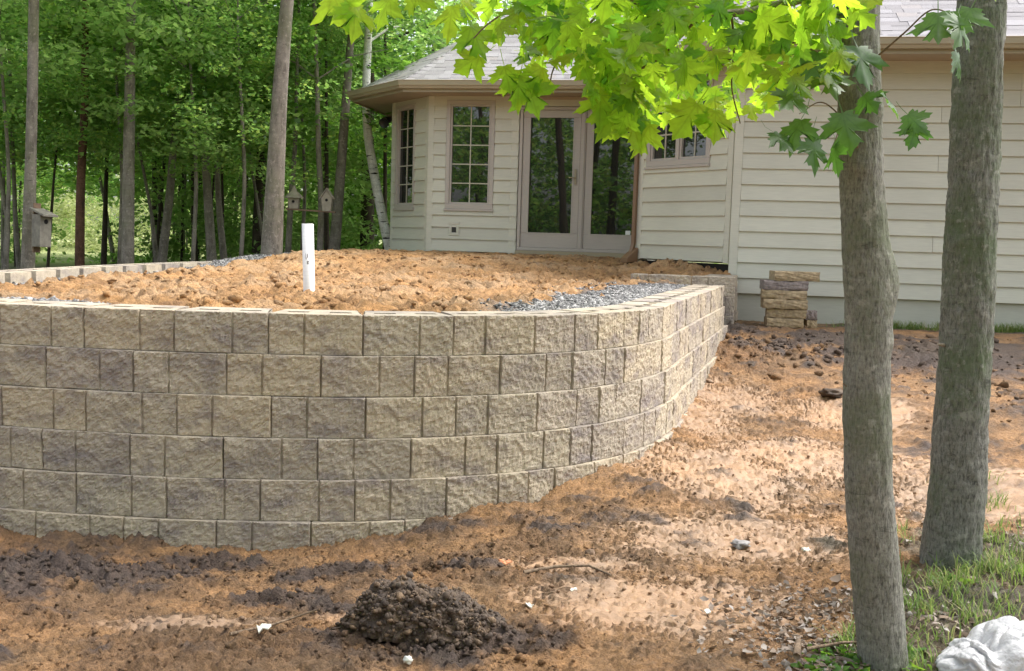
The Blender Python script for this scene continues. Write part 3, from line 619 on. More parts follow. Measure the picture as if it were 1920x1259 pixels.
for (W, poly, D) in bay+gar:
    if len(poly) < 3: continue
    V = [rp(p, D) for p in poly]; mb = MB(); n = len(V); mb.add(V+[v-Vector((0, 0, .04)) for v in V], [tuple(range(n)), tuple(range(2*n-1, n-1, -1))]+[(i, n+i, n+(i+1) % n, (i+1) % n) for i in range(n)])
    mb.build('roof_deck', M['shingle'], roof)
    ex = .14; r = 0; side = W is wA or W is wS or W is wC
    sdir = (-W.n+Vector((0, 0, TANP))).normalized(); nrm = (W.n*TANP+Vector((0, 0, 1))).normalized()
    rm = Matrix((W.u, sdir, nrm)).transposed()
    while r < 26:
        d0 = -OV-.015+r*ex/NRM; dm = d0+ex/NRM*.5
        seg = clip(clip(poly, lambda p: D(p)-(dm-.02)), lambda p: (dm+.02)-D(p))
        if len(seg) < 3: break
        us = [(p[0]-W.a.x)*W.u.x+(p[1]-W.a.y)*W.u.y for p in seg]; a, b = min(us), min(max(us), 6.4); u = a+.02-(random.random()*.3)
        while u < b:
            wd = random.choice((.12, .17, .22, .3, .36)); p, q = max(u, a), min(u+wd, b); u += wd
            if q-p < .03: continue
            th = random.choice((.013, .013, .018)); P2 = W.a+W.u*p-W.n*d0; loc = rp((P2.x, P2.y), D, .003)
            vis = (not side) and r < (9 if W is wB else 8) and (q > (-.2 if W is wB else .6)) and (p < (4.2 if W is wB else 5.4))
            if vis and singles < 300:
                o = ob('shingle', SH_ME, roof); o.matrix_local = Matrix.Translation(loc) @ rm.to_4x4() @ Matrix.Diagonal((q-p-.002, ex*1.12, th, 1)); singles += 1
            else:
                m4 = Matrix.Translation(loc) @ rm.to_4x4(); rest.hexa([m4 @ Vector((x*(q-p-.002), y*ex*1.12, z*th)) for x, y, z in ((0, 0, 0), (1, 0, 0), (1, 1, 0), (0, 1, 0), (0, 0, 1), (1, 0, 1), (1, 1, 1), (0, 1, 1))])
        r += 1
tag(rest.build('shingle_field', M['shingle'], roof), kind='stuff')
def corner_xy(W1, W2, d):      # where the lines d outside of two walls cross
    A = np.array([[W1.n.x, W1.n.y], [W2.n.x, W2.n.y]]); b_ = np.array([W1.n.x*W1.a.x+W1.n.y*W1.a.y+d, W2.n.x*W2.a.x+W2.n.y*W2.a.y+d]); return np.linalg.solve(A, b_)
for (W1, W2, L) in ((wA, wB, 3.4), (wS, wA, 3.2), (wC, wG, 3.4)):     # hip caps
    e = corner_xy(W1, W2, OV); i_ = corner_xy(W1, W2, -3); d = Vector((i_[0]-e[0], i_[1]-e[1], TANP*(3+OV))).normalized(); base = Vector((e[0], e[1], EZ+.018))-HO
    s1 = (W1.u*-1); s2 = W2.u.copy(); t = 0.
    dn1 = (s1-d*s1.dot(d)); dn2 = (s2-d*s2.dot(d))
    dn1 = Vector((s1.x, s1.y, 0)); dn2 = Vector((s2.x, s2.y, 0))
    while t < L:
        p = base+d*t; q = base+d*(t+.2)+Vector((0, 0, -.004)); mb = MB(); wv = .13; up = Vector((0, 0, .016))
        a1, a2 = p+dn1*wv, p+dn2*wv; b1, b2 = q+dn1*wv, q+dn2*wv
        V = [a1, p+up, a2, b1, q+up*.4, b2]; V += [v-Vector((0, 0, .012)) for v in V]
        mb.add(V, [(0, 1, 4, 3), (1, 2, 5, 4), (6, 9, 10, 7), (7, 10, 11, 8), (0, 6, 7, 1), (1, 7, 8, 2), (3, 4, 10, 9), (4, 5, 11, 10), (0, 3, 9, 6), (2, 8, 11, 5)]); mb.build('hip_cap', M['shingle'], roof); t += .145
# eaves: soffit, fascia and gutter follow the wall lines
def eave_line(ws, d):
    pts = []
    f = ws[0]; pts.append(np.array([f.a.x+f.n.x*d, f.a.y+f.n.y*d]))
    for a, b in zip(ws[:-1], ws[1:]): pts.append(corner_xy(a, b, d))
    l = ws[-1]; e = l.a+l.u*l.L+l.n*d; pts.append(np.array([e.x, e.y])); return pts
for ws in ([wS, wA, wB], [wD, wC, wG]):
    inn = eave_line(ws, -.01); outr = eave_line(ws, OV-.02); g0 = eave_line(ws, OV-.019)
    for i in range(len(ws)):
        mb = MB(); P = [inn[i], inn[i+1], outr[i+1], outr[i]]
        mb.add([Vector((p[0], p[1], ZT))-HO for p in P]+[Vector((p[0], p[1], ZT+.012))-HO for p in P], [(0, 1, 2, 3), (7, 6, 5, 4), (0, 4, 5, 1), (1, 5, 6, 2), (2, 6, 7, 3), (3, 7, 4, 0)]); mb.build('soffit', M['soffit'], house)
        prof = [(0, 3.515), (.018, 3.515), (.018, 3.57), (.03, 3.555), (.085, 3.558), (.1, 3.59), (.112, 3.6), (.118, 3.655), (.126, 3.668), (.118, 3.672), (.104, 3.64), (0, 3.64)]
        mb = MB(); V = []; n = len(prof)
        for d_, z in prof:
            e = eave_line(ws, OV-.018+d_); V.append((e[i], e[i+1], z))
        vv = [Vector((a[0], a[1], z))-HO for a, b, z in V]+[Vector((b[0], b[1], z))-HO for a, b, z in V]
        mb.add(vv, [(k, (k+1) % n, n+(k+1) % n, n+k) for k in range(n)]+[tuple(range(n))[::-1], tuple(range(n, 2*n))]); mb.build('gutter', M['gutter'], house)

# ------------------------------------------------------------------ loose cap stones by the garage
def capstone(name, loc, size, rz, mat, label, cat='stone', group=None, seed=0):
    wx, wy, wz = size; nx, ny, nz = 14, 6, 4
    mb = MB(); me = bpy.data.meshes.new(name); import bmesh as _b; bm = _b.new(); _b.ops.create_cube(bm, size=1); _b.ops.subdivide_edges(bm, edges=bm.edges[:], cuts=7, use_grid_fill=True)
    P = np.array([v.co for v in bm.verts]); Q = P*np.array(size); n = fbm3(Q*22+seed*3.1, 4, seed % 5, .6)
    for v, p, q, k in zip(bm.verts, P, Q, n):
        f = .012 if p[1] < -.49 else .0025
        v.co = Vector(q)+Vector(p).normalized()*f*k+Vector((0, -.008*(1-abs(p[2]*2)**4) if p[1] < -.49 else 0, 0))+Vector((0, 0, size[2]/2))
    bm.to_mesh(me); bm.free(); me.materials.append(M[mat]); return tag(ob(name, me, None, loc, (0, 0, rz)), label, cat, group)
SZ = gz(2.95, 10.9)+.005
for i, (dx, dy, rz, mat, wx, lab) in enumerate([(-.01, 0, .03, 'capstone', .38, 'tan cap stone at the very bottom of the stack by the garage'), (.01, .01, -.05, 'capstone', .41, 'smooth tan cap stone, second from the bottom of the stack'), (-.02, -.015, .02, 'capstone', .46, 'rough tan cap stone, third from the bottom of the stack'),
        (-.03, -.005, -.02, 'capstone', .46, 'yellowish rough cap stone just under the grey one in the stack'), (-.03, .0, .08, 'capstone_grey', .46, 'purplish grey rough cap stone second from the top of the stack'), (.075, -.01, .12, 'capstone', .47, 'tan cap stone askew on top of the stack by the garage')]):
    capstone('cap_stone', (2.93+dx, 10.9+dy, SZ+.1*i), (wx, .27, .098), rz-.15, mat, lab, 'stone', 'stacked cap stones', i)
SZ2 = gz(3.23, 10.95)
capstone('block_offcut', (3.22, 10.95, SZ2), (.115, .12, .085), .1, 'capstone', 'small tan block offcut on the soil beside the stack of cap stones', 'stone', 'block offcuts', 21)
capstone('block_offcut', (3.215, 10.945, SZ2+.087), (.125, .12, .1), -.05, 'capstone_grey', 'small greyish block offcut lying on top of another offcut', 'stone', 'block offcuts', 22)

# ------------------------------------------------------------------ white pipe in the sand
pipe = empty('drain_pipe', (-1.507, 7.5, 1.0), 'white plastic pipe sticking up out of the orange sand', 'pipe')
mb = MB(); n = 28; R1, R0 = .043, .037; top = Vector((-.021, 0, .522)); bt = Vector((0, 0, -.1)); V = []
for (b, r) in ((bt, R1), (top, R1), (top, R0), (bt, R0)):
    for k in range(n): V.append(b+Vector((math.cos(2*math.pi*k/n)*r, math.sin(2*math.pi*k/n)*r, 0)))
mb.add(V, [(a*n+k, a*n+(k+1) % n, (a+1)*n+(k+1) % n, (a+1)*n+k) for a in range(3) for k in range(n)]); mb.build('pipe_tube', M['white'], pipe, True)
mb = MB()
for (a0, z0, z1, wa) in ((-1.86, .26, .305, .05), (-1.76, .26, .275, .05), (-1.6, .275, .3, .06), (-1.5, .27, .305, .04), (-1.66, .225, .25, .16), (-1.5, .225, .235, .1), (-1.5, .24, .25, .14)):
    for s_ in range(3):
        aa = a0+wa*s_/2; f = lambda z: bt+(top-bt)*((z+.1)/.622)
        mb.add([f(z)+Vector((math.cos(q)*(R1+.0006), math.sin(q)*(R1+.0006), 0)) for z, q in ((z0, aa), (z0, aa+wa/2), (z1, aa+wa/2), (z1, aa))], [(0, 1, 2, 3)])
mb.build('printed_lettering', M['greyink'], pipe)

# ------------------------------------------------------------------ foreground maples
def trunk_mesh(name, pts, mat, nseg=72, step=.012, amp=1., flare=0., bumps=()):
    A = np.array(pts, float); s = arclen(A[:, :3]); t = np.arange(0, s[-1], step); n = len(t)
    def sm(k):
        v = np.interp(t, s, A[:, k]); w_ = int(.16/step) | 1; p = np.pad(v, w_//2, mode='edge'); q = np.convolve(p, np.ones(w_)/w_, 'valid'); return q
    cx, cy, cz, r = sm(0), sm(1), np.interp(t, s, A[:, 2]), sm(3); th = np.linspace(0, 2*np.pi, nseg, endpoint=False)
    TH, K = np.meshgrid(th, np.arange(n)); R = r[K]; ct, st_ = np.cos(TH), np.sin(TH)
    p3 = np.stack([(ct*R).ravel(), (st_*R).ravel(), cz[K].ravel()], 1)
    d = .10*fbm3(p3*np.array([7, 7, 1.6]), 2, 3)+.05*fbm3(p3*np.array([60, 60, 14]), 3, 5)+.008*fbm3(p3*np.array([20, 20, 60]), 2, 8)
    D = 1+amp*d.reshape(R.shape)
    if flare: D = D+flare*np.exp(-np.maximum(0, cz[K]-cz[0])/.14)*(.55+.45*np.cos(TH*5+1.1))
    for (bz, ba, h, bzr, bar) in bumps:
        da = np.angle(np.exp(1j*(TH-ba))); D = D+h*np.exp(-((cz[K]-bz)/bzr)**2-(da/bar)**2)
    X = cx[K]+ct*R*D; Y = cy[K]+st_*R*D; V = np.stack([X.ravel(), Y.ravel(), cz[K].ravel()], 1)
    i = np.arange((n-1)*nseg); a = i//nseg; b = i % nseg; b2 = (b+1) % nseg
    F = np.stack([a*nseg+b, a*nseg+b2, (a+1)*nseg+b2, (a+1)*nseg+b], 1); return mesh_np(name, V, F, mat, True)
fg1 = [(1.335, 3.35, -.15, .086), (1.30, 3.35, .02, .081), (1.26, 3.35, .31, .078), (1.21, 3.35, .68, .078), (1.19, 3.35, .94, .076), (1.18, 3.35, 1.15, .072), (1.17, 3.35, 1.36, .074), (1.15, 3.35, 1.50, .074), (1.13, 3.35, 1.69, .069), (1.11, 3.35, 1.91, .067), (1.09, 3.35, 2.08, .067), (1.08, 3.35, 2.25, .069), (1.06, 3.36, 3.2, .062), (1.0, 3.4, 4.6, .05), (.95, 3.5, 6.4, .03)]
fg2 = [(1.93, 4.30, -.1, .135), (1.93, 4.30, .07, .124), (1.93, 4.30, .24, .115), (1.94, 4.30, .48, .111), (1.93, 4.30, .83, .106), (1.93, 4.30, 1.17, .102), (1.92, 4.30, 1.51, .100), (1.92, 4.30, 1.84, .097), (1.90, 4.30, 2.23, .096), (1.89, 4.30, 2.49, .095), (1.85, 4.35, 4, .085), (1.8, 4.5, 6.8, .05)]
t1 = empty('maple_tree', (1.3, 3.35, 0), 'slender grey maple nearest the camera, its bright leafy bough overhanging the scene', 'tree')
t2 = empty('maple_tree', (1.93, 4.3, .07), 'mossy grey maple trunk standing in grass beside the nearer maple', 'tree')
def rel(pts, o): return [(p[0]-o[0], p[1]-o[1], p[2]-o[2], p[3]) for p in pts]
ob('trunk', trunk_mesh('trunk', rel(fg1, (1.3, 3.35, 0)), M['bark'], 80, .011, 1., 0, [(1.34, -.15, .32, .09, .5), (1.15, -.5, .1, .05, .6), (1.36, 3.4, .06, .1, .5), (1.72, -1.9, .1, .03, .5), (1.9, -1.0, .12, .03, .8)]), t1)
ob('trunk', trunk_mesh('trunk', rel(fg2, (1.93, 4.3, .07)), M['bark2'], 84, .012, 1.25, .22), t2)
for (p, q, r) in ((Vector((-.15, -.03, .95)), Vector((-.2, -.02, 1.01)), .004),):
    mb = MB(); mb.tube([p, (p+q)/2+Vector((.01, 0, .0)), q], [r, r*.8, r*.4], 6); mb.build('dead_twig', M['twig'], t1)
mb = MB(); mb.tube([Vector((-.1, -.03, .99)), Vector((-.125, -.05, .995)), Vector((-.14, -.06, .998))], [.008, .007, .005], 7); mb.build('twig_stub', M['limb'], t2)

# maple leaf: five lobes, slightly folded
LO = [(0, 0), (.09, -.05), (.27, -.07), (.245, .03), (.37, .05), (.31, .14), (.56, .2), (.5, .28), (.7, .44), (.53, .435), (.5, .52), (.39, .455), (.2, .41), (.165, .45), (.225, .57), (.335, .665), (.225, .68), (.18, .79), (.1, .8), (0, 1.02)]
def leaf_arrays(seed):
    rs = np.random.RandomState(seed); R_ = np.array(LO); Lf = R_[1:-1][::-1]*np.array([-1, 1]); O = np.vstack([R_, Lf]); O = O*(1+.05*rs.randn(*O.shape)); O[0] = (0, 0)
    c = np.array([0, .26]); rings = [c[None], c+(O-c)*.5, O]; P2 = np.vstack(rings); x, y = P2.T; k1, k2, k3, k4 = .35*rs.rand()+.05, .5*rs.rand()-.1, rs.randn()*.12, rs.rand()*6
    th = np.arctan2(x, y-.1); r = np.hypot(x, y-.15)
    z = -k1*abs(x)*.5-k2*np.maximum(0, y-.2)**2+k3*x*y-.16*r*r*abs(np.sin(2.5*th))+.035*np.sin(9*r+k4)*r+.05*np.sin(3*th+k4)*r
    V = np.stack([x, y, z], 1); n = len(O); F = []
    for i in range(n):
        j = (i+1) % n; F.append((0, 1+j, 1+i)); F.append((1+i, 1+j, 1+n+j)); F.append((1+i, 1+n+j, 1+n+i))
    pet = np.array([(-.012, 0, 0), (.012, 0, 0), (.01, -.35, -.05), (-.01, -.35, -.05), (.008, -.6, 0.03), (-.008, -.6, .03)]); b = len(V)
    return np.vstack([V, pet]), np.array(F+[(b, b+1, b+2), (b, b+2, b+3), (b+3, b+2, b+4), (b+3, b+4, b+5)])
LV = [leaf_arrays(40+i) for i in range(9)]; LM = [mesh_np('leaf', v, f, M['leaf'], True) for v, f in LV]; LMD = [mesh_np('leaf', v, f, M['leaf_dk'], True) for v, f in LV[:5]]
# boughs of the nearer maple
T1 = Vector((1.3, 3.35, 0)); boughs = []
def bough(pts, r0, r1, n=10, mat='limb', name='branch'):
    P = catmull([p for p in pts], 8); R = np.linspace(r0, r1, len(P)); mb = MB(); mb.tube([Vector(p)-T1 for p in P], list(R), n); mb.build(name, M[mat], t1, True); boughs.append(P); return P
bough([(1.08, 3.36, 2.42), (.95, 3.38, 2.28), (.81, 3.4, 2.232), (.7, 3.38, 2.205), (.6, 3.36, 2.2), (.5, 3.35, 2.222), (.38, 3.36, 2.225), (.2, 3.4, 2.26), (0, 3.42, 2.29), (-.3, 3.45, 2.3), (-.62, 3.5, 2.28)], .017, .004)
bough([(.6, 3.36, 2.2), (.55, 3.4, 2.16), (.48, 3.45, 2.08), (.4, 3.5, 2.03), (.33, 3.5, 1.95), (.3, 3.5, 1.84)], .006, .002, 7, 'twig', 'twig')
bough([(.84, 3.4, 2.235), (.83, 3.36, 2.15), (.8, 3.32, 2.09), (.87, 3.3, 2.1), (.98, 3.28, 2.05), (1.04, 3.27, 2.045)], .006, .0022, 7, 'twig', 'twig')
bough([(.68, 3.38, 2.21), (.72, 3.5, 2.12), (.74, 3.6, 2.0), (.78, 3.62, 1.88)], .005, .002, 6, 'twig', 'twig')
bough([(.3, 3.38, 2.24), (.2, 3.5, 2.15), (.12, 3.55, 2.05), (.1, 3.55, 1.95)], .005, .002, 6, 'twig', 'twig')
bough([(.1, 3.42, 2.27), (.0, 3.3, 2.2), (-.1, 3.28, 2.13), (-.15, 3.28, 2.08)], .004, .002, 6, 'twig', 'twig')
bough([(1.1, 3.31, 1.77), (1.06, 3.25, 1.8), (1.0, 3.2, 1.86), (.93, 3.18, 1.9), (.86, 3.16, 1.86)], .004, .0015, 6, 'twig', 'twig')
bough([(1.0, 3.2, 1.86), (.98, 3.16, 1.8), (.96, 3.14, 1.76)], .003, .0012, 6, 'twig', 'twig')
bough([(1.08, 3.38, 2.6), (1.02, 4.0, 2.62), (.95, 4.8, 2.6), (.8, 5.5, 2.5), (.7, 6.1, 2.42)], .014, .003)
bough([(.95, 4.8, 2.6), (.7, 5.0, 2.5), (.45, 5.2, 2.46)], .006, .002, 6, 'twig', 'twig')
bough([(1.12, 3.3, 2.05), (1.18, 3.2, 2.12), (1.24, 3.15, 2.18), (1.3, 3.1, 2.15)], .004, .0015, 6, 'twig', 'twig')
CAN_ = [(-.66, 2.5), (-.66, 2.2), (-.5, 2.14), (-.43, 2.19), (-.31, 2.16), (-.17, 2.09), (-.10, 2.0), (-.02, 1.93), (.07, 1.93), (.15, 2.0), (.21, 1.88), (.32, 1.83), (.43, 1.79), (.49, 1.87), (.63, 1.86), (.75, 1.9), (.88, 1.84), (1.0, 1.84), (1.06, 1.95), (1.08, 2.5)]
CAN = [(-.66, 2.5), (-.66, 2.24), (-.43, 2.22), (-.31, 2.2), (-.17, 2.14), (-.08, 2.06), (.07, 2.02), (.15, 2.04), (.2, 1.93), (.3, 1.84), (.41, 1.8), (.46, 1.95), (.6, 2.0), (.75, 1.98), (.88, 1.95), (1.0, 1.97), (1.06, 2.02), (1.08, 2.5)]
def in_poly(x, z, P):
    c = False
    for i in range(len(P)):
        (x1, z1), (x2, z2) = P[i], P[i-1]
        if (z1 > z) != (z2 > z) and x < (x2-x1)*(z-z1)/(z2-z1)+x1: c = not c
    return c
def leaf_matrix(p, size, yaw, pitch, roll):
    # leaf hangs: its tip (local +Y) points down and outwards
    return Matrix.Translation(Vector(p)-T1) @ Matrix.Rotation(yaw, 4, 'Z') @ Matrix.Rotation(pitch, 4, 'X') @ Matrix.Rotation(roll, 4, 'Y') @ Matrix.Rotation(random.gauss(0, .5), 4, 'Z') @ Matrix.Diagonal((size, size, size, 1))
leaves = []; tries = 0; lim = 620
while len(leaves) < lim and tries < 20000:
    tries += 1; x = -.7+1.85*random.random(); z = 1.75+.75*random.random()
    if not in_poly(x, z, CAN): continue
    dens = .25+.75*min(1, max(0, (x+.35)/.5)) if z > 2.0 else 1
    if x < .0 and z < 2.28 and random.random() > .45: continue
    if random.random() > dens: continue
    y = 3.38+random.gauss(0, .24); y = min(max(y, 2.95), 4.1); k = y/3.4; zz = 1.45+(z-1.45)*(.5+.5*k)
    size = random.uniform(.07, .115)*(1 if random.random() < .8 else .7)
    leaves.append((x*(.4+.6*k), y, zz+size*.3, size, random.uniform(-1.1, 1.1)+math.pi*(random.random() < .0), rad(-60+random.gauss(0, 30)), random.gauss(0, .55), 0))
# outlying leaves that the photograph shows one by one
for (x, z, s, yaw, r_) in [(-.6, 2.21, .14, .1, .2), (-.53, 2.18, .13, .3, -.3), (-.42, 2.2, .12, -.2, .3), (-.36, 2.22, .11, .2, .1), (-.22, 2.18, .12, -.4, .2), (-.16, 2.12, .13, .2, -.2), (-.13, 2.03, .11, .4, .2), (-.05, 2.0, .1, .1, 0), (0, 1.97, .12, -.2, .2), (.03, 1.95, .13, -.3, .2), (.07, 2.0, .11, .3, -.3), (.26, 1.92, .13, .1, .1), (.3, 1.87, .12, -.2, .2), (.36, 1.86, .13, .2, -.2), (.42, 1.83, .13, -.4, .3), (.57, 1.9, .15, 0, .1), (.63, 1.88, .12, .3, 0)]:
    leaves.append((x, 3.3, z, s, yaw, rad(-72), r_, 0))
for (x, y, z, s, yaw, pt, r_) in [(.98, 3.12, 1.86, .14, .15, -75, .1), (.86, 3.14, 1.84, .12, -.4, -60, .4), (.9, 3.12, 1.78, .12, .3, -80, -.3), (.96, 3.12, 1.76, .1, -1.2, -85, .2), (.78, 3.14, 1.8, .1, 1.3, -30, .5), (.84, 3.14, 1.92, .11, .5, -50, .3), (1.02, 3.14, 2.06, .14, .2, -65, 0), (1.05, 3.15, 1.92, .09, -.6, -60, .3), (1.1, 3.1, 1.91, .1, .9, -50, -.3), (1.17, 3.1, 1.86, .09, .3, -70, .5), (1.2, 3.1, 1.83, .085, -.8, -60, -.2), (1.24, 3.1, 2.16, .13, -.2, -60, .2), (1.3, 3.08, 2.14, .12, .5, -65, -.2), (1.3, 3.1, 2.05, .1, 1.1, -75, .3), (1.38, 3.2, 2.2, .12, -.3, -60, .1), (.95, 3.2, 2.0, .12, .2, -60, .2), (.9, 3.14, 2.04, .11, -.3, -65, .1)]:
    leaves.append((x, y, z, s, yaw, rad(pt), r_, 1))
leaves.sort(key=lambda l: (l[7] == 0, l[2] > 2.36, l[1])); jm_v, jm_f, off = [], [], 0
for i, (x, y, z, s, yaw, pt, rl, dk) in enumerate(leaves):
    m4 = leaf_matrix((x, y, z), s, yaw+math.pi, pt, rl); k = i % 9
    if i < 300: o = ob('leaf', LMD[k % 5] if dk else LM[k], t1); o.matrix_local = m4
    else:
        v, f = LV[k]; A = np.array(m4); jm_v.append(v @ A[:3, :3].T+A[:3, 3]); jm_f.append(f+off); off += len(v)
rsl = random.Random(3)                        # the bough goes on behind, its leaves smaller with distance
FAR_E = [(.05, 2.62), (.3, 2.45), (.45, 2.3), (.75, 2.12), (1.0, 2.08), (1.25, 2.2), (1.5, 2.25)]
for i in range(330):
    y = rsl.uniform(4.5, 6.2); x = rsl.uniform(.05, 1.5); z = np.interp(x, [e[0] for e in FAR_E], [e[1] for e in FAR_E])+abs(rsl.gauss(0, .35)); q = y/5.4
    m4 = leaf_matrix((x*q, y, 1.45+(z-1.45)*q), rsl.uniform(.08, .12), rsl.uniform(-1.2, 1.2)+math.pi, rad(-60+rsl.gauss(0, 25)), rsl.gauss(0, .5)); v, f = LV[i % 9]; A = np.array(m4); jm_v.append(v @ A[:3, :3].T+A[:3, 3]); jm_f.append(f+off); off += len(v)
if jm_v: tag(ob('leaves', mesh_np('leaves', np.vstack(jm_v), np.vstack(jm_f), M['leaf_i'], True), t1), kind='stuff')
# a leafy tip of the second maple at the frame's edge
for (x, y, z, s, yaw) in [(2.06, 4.0, 2.32, .12, .2), (2.12, 3.95, 2.24, .12, -.3), (2.02, 3.95, 2.42, .11, .4), (2.14, 3.9, 2.4, .12, 0), (1.78, 4.0, 2.5, .11, .3)]:
    o = ob('leaf', random.choice(LM), t2); o.matrix_local = Matrix.Translation(Vector((x-1.93, y-4.3, z-.07))) @ Matrix.Rotation(yaw+math.pi, 4, 'Z') @ Matrix.Rotation(rad(-65), 4, 'X') @ Matrix.Diagonal((s, s, s, 1))
mb = MB(); mb.tube([Vector((-.02, 0, 2.6)), Vector((.08, -.2, 2.55)), Vector((.2, -.35, 2.4)), Vector((.22, -.38, 2.3))], [.012, .008, .004, .002], 7); mb.build('branch', M['limb'], t2)

# ------------------------------------------------------------------ woods behind the patio
def leafcloud(centers, radii, per, size, rs, flat=.45):
    """kite-shaped leaves in flattened sprays"""
    n = len(centers)*per; C_ = np.repeat(np.asarray(centers), per, 0); R_ = np.repeat(np.asarray(radii), per)
    d = rs.randn(n, 3); d /= np.linalg.norm(d, axis=1)[:, None]; d *= (rs.rand(n, 1)**.45); d[:, 2] *= flat
    P = C_+d*R_[:, None]; P[:, 2] -= .25*(d[:, 0]**2+d[:, 1]**2)*R_
    nr = rs.randn(n, 3)*.55; nr[:, 2] += 1; nr /= np.linalg.norm(nr, axis=1)[:, None]
    a = rs.randn(n, 3); a -= nr*(a*nr).sum(1)[:, None]; a /= np.linalg.norm(a, axis=1)[:, None]; b = np.cross(nr, a); s = size*(.65+.7*rs.rand(n))[:, None]
    V = np.stack([P-a*s*.5, P+b*s*.36-nr*s*.1, P+a*s*.55, P-b*s*.36-nr*s*.1], 1).reshape(-1, 3); F = (np.arange(n)*4)[:, None]+np.array([[0, 1, 2, 3]]); return V, F
CR = []
for i in range(7):
    rs = np.random.RandomState(70+i); n = 70; u = rs.rand(n)**.7; z = -2.4+4.2*rs.rand(n); rr = 2.3*np.sqrt(np.clip(1-((z+.4)/2.5)**2, .1, 1))*np.sqrt(rs.rand(n)); th = rs.rand(n)*6.283
    c = np.stack([rr*np.cos(th), rr*np.sin(th), z], 1); V, F = leafcloud(c, .35+.4*rs.rand(n), 62, .115, rs); CR.append((V, F))
CRM = {(k, i): mesh_np('crown', v, f, M[k]) for k in ('fol', 'fol_lt', 'fol_dk') for i, (v, f) in enumerate(CR)}
def wood_tree(name, pts, mat, label, cz, cs, kind='fol', group='trees of the wood behind the patio', n=12, ground=None, htop=8.5):
    b = pts[0]; g = ground if ground is not None else gz(b[0], b[1])-.05; root = empty(name, (b[0], b[1], g), label, 'tree', group); l = pts[-1]
    k = (l[0]-pts[-2][0])/max(.3, l[2]-pts[-2][2]); P = [(b[0]-(pts[1][0]-b[0])/(pts[1][2]-b[2])*(b[2]-g), b[1], g, b[3]*1.12)]+list(pts)
    if htop > l[2]+.5: P += [(l[0]+k*(htop-l[2])*.6, l[1], (l[2]+htop)/2, l[3]*.75), (l[0]+k*(htop-l[2]), l[1]+.1, htop, l[3]*.3)]
    Q = catmull([p[:3] for p in P], 6); R = np.interp(np.linspace(0, len(P)-1, len(Q)), range(len(P)), [p[3] for p in P]); O = Vector((b[0], b[1], g))
    mb = MB(); mb.tube([Vector(q)-O for q in Q], list(R), n)
    rs = random.Random(int(b[0]*1000+b[1]*77))
    for _ in range(5):
        i = rs.randrange(len(Q)*2//3, len(Q)-2); q = Vector(Q[i])-O; a = rs.random()*6.28; L = rs.uniform(.6, 1.5); r = R[i]*.4
        mb.tube([q, q+Vector((math.cos(a)*L*.5, math.sin(a)*L*.5, L*.35)), q+Vector((math.cos(a)*L, math.sin(a)*L, L*.5))], [r, r*.7, r*.3], 6, False)
    mb.build('trunk', M[mat], root, True)
    if cz is not None:
        kind = 'fol_lt' if kind == 'fol' and rs.random() < .35 else kind; c = CRM[(kind, rs.randrange(7))]; tx = np.interp(cz, [p[2] for p in P], [p[0] for p in P]); o = ob('crown', c, root, (tx-b[0], 0, cz-g), (0, 0, rs.random()*6.28), cs)
    return root
W_ = wood_tree
W_('grey_tree', [(-6.47, 13.50, .87, .092), (-6.41, 13.50, 2.31, .071), (-6.37, 13.50, 3.35, .068), (-6.34, 13.50, 4.37, .064)], 'bark_grey', 'straight pale grey tree carrying the tall wooden nest box', 6.3, (.8, .8, .62))
W_('reddish_tree', [(-6.85, 16.0, .83, .076), (-6.82, 16.0, 2.08, .067), (-6.75, 16.0, 3.31, .059), (-6.72, 16.0, 4.93, .051)], 'bark_red', 'reddish brown tree just past the nest box tree', 5.3, (1, 1, .9))
W_('grey_tree', [(-5.71, 15.0, .91, .095), (-5.69, 15.0, 2.21, .087), (-5.67, 15.0, 3.22, .079), (-5.64, 15.0, 4.73, .063)], 'bark_grey', 'thick straight grey tree with ringed bark beside the reddish one', 5.6, (.85, .85, .8))
W_('leaning_tree', [(-5.90, 17.0, .90, .081), (-5.77, 17.0, 1.99, .067), (-5.68, 17.0, 3.04, .058), (-5.53, 17.0, 4.17, .049)], 'bark_grey', 'grey tree leaning slightly, between the ringed tree and the paired trunks', 5.0, (1, 1, .85))
W_('grey_tree', [(-5.06, 17.0, .92, .085), (-5.13, 17.0, 2.0, .072), (-5.18, 17.0, 2.88, .063), (-5.22, 17.0, 4.35, .045)], 'bark_grey', 'thicker grey trunk of the close pair in the wood', 4.9, (1.05, 1.05, .9))
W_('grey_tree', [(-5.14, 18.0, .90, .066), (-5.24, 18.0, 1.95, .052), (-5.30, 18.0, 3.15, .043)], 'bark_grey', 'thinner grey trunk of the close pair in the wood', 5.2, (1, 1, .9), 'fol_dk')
W_('grey_tree', [(-3.35, 14.0, 1.06, .155), (-3.30, 14.0, 2.22, .125), (-3.25, 14.0, 3.30, .103), (-3.16, 14.0, 4.57, .088)], 'bark_grey', 'stoutest pale grey tree, leaning, beside the birdhouse board', 6.9, (.9, .9, .6), ground=.75)
W_('slender_tree', [(-3.79, 17.0, .98, .054), (-3.75, 17.0, 1.96, .045), (-3.69, 17.0, 2.84, .036), (-3.67, 17.0, 3.96, .027)], 'bark_grey', 'slender pale tree behind the birdhouse with the peaked roof', 5.3, (.5, .5, .6), 'fol')
W_('slender_tree', [(-3.16, 16.5, 1.05, .056), (-3.15, 16.5, 1.96, .048), (-3.20, 16.5, 2.81, .043), (-3.24, 16.5, 3.90, .035)], 'bark_grey', 'slender grey tree behind the birdhouse with the round hole', 5.6, (.4, .4, .5), 'fol')
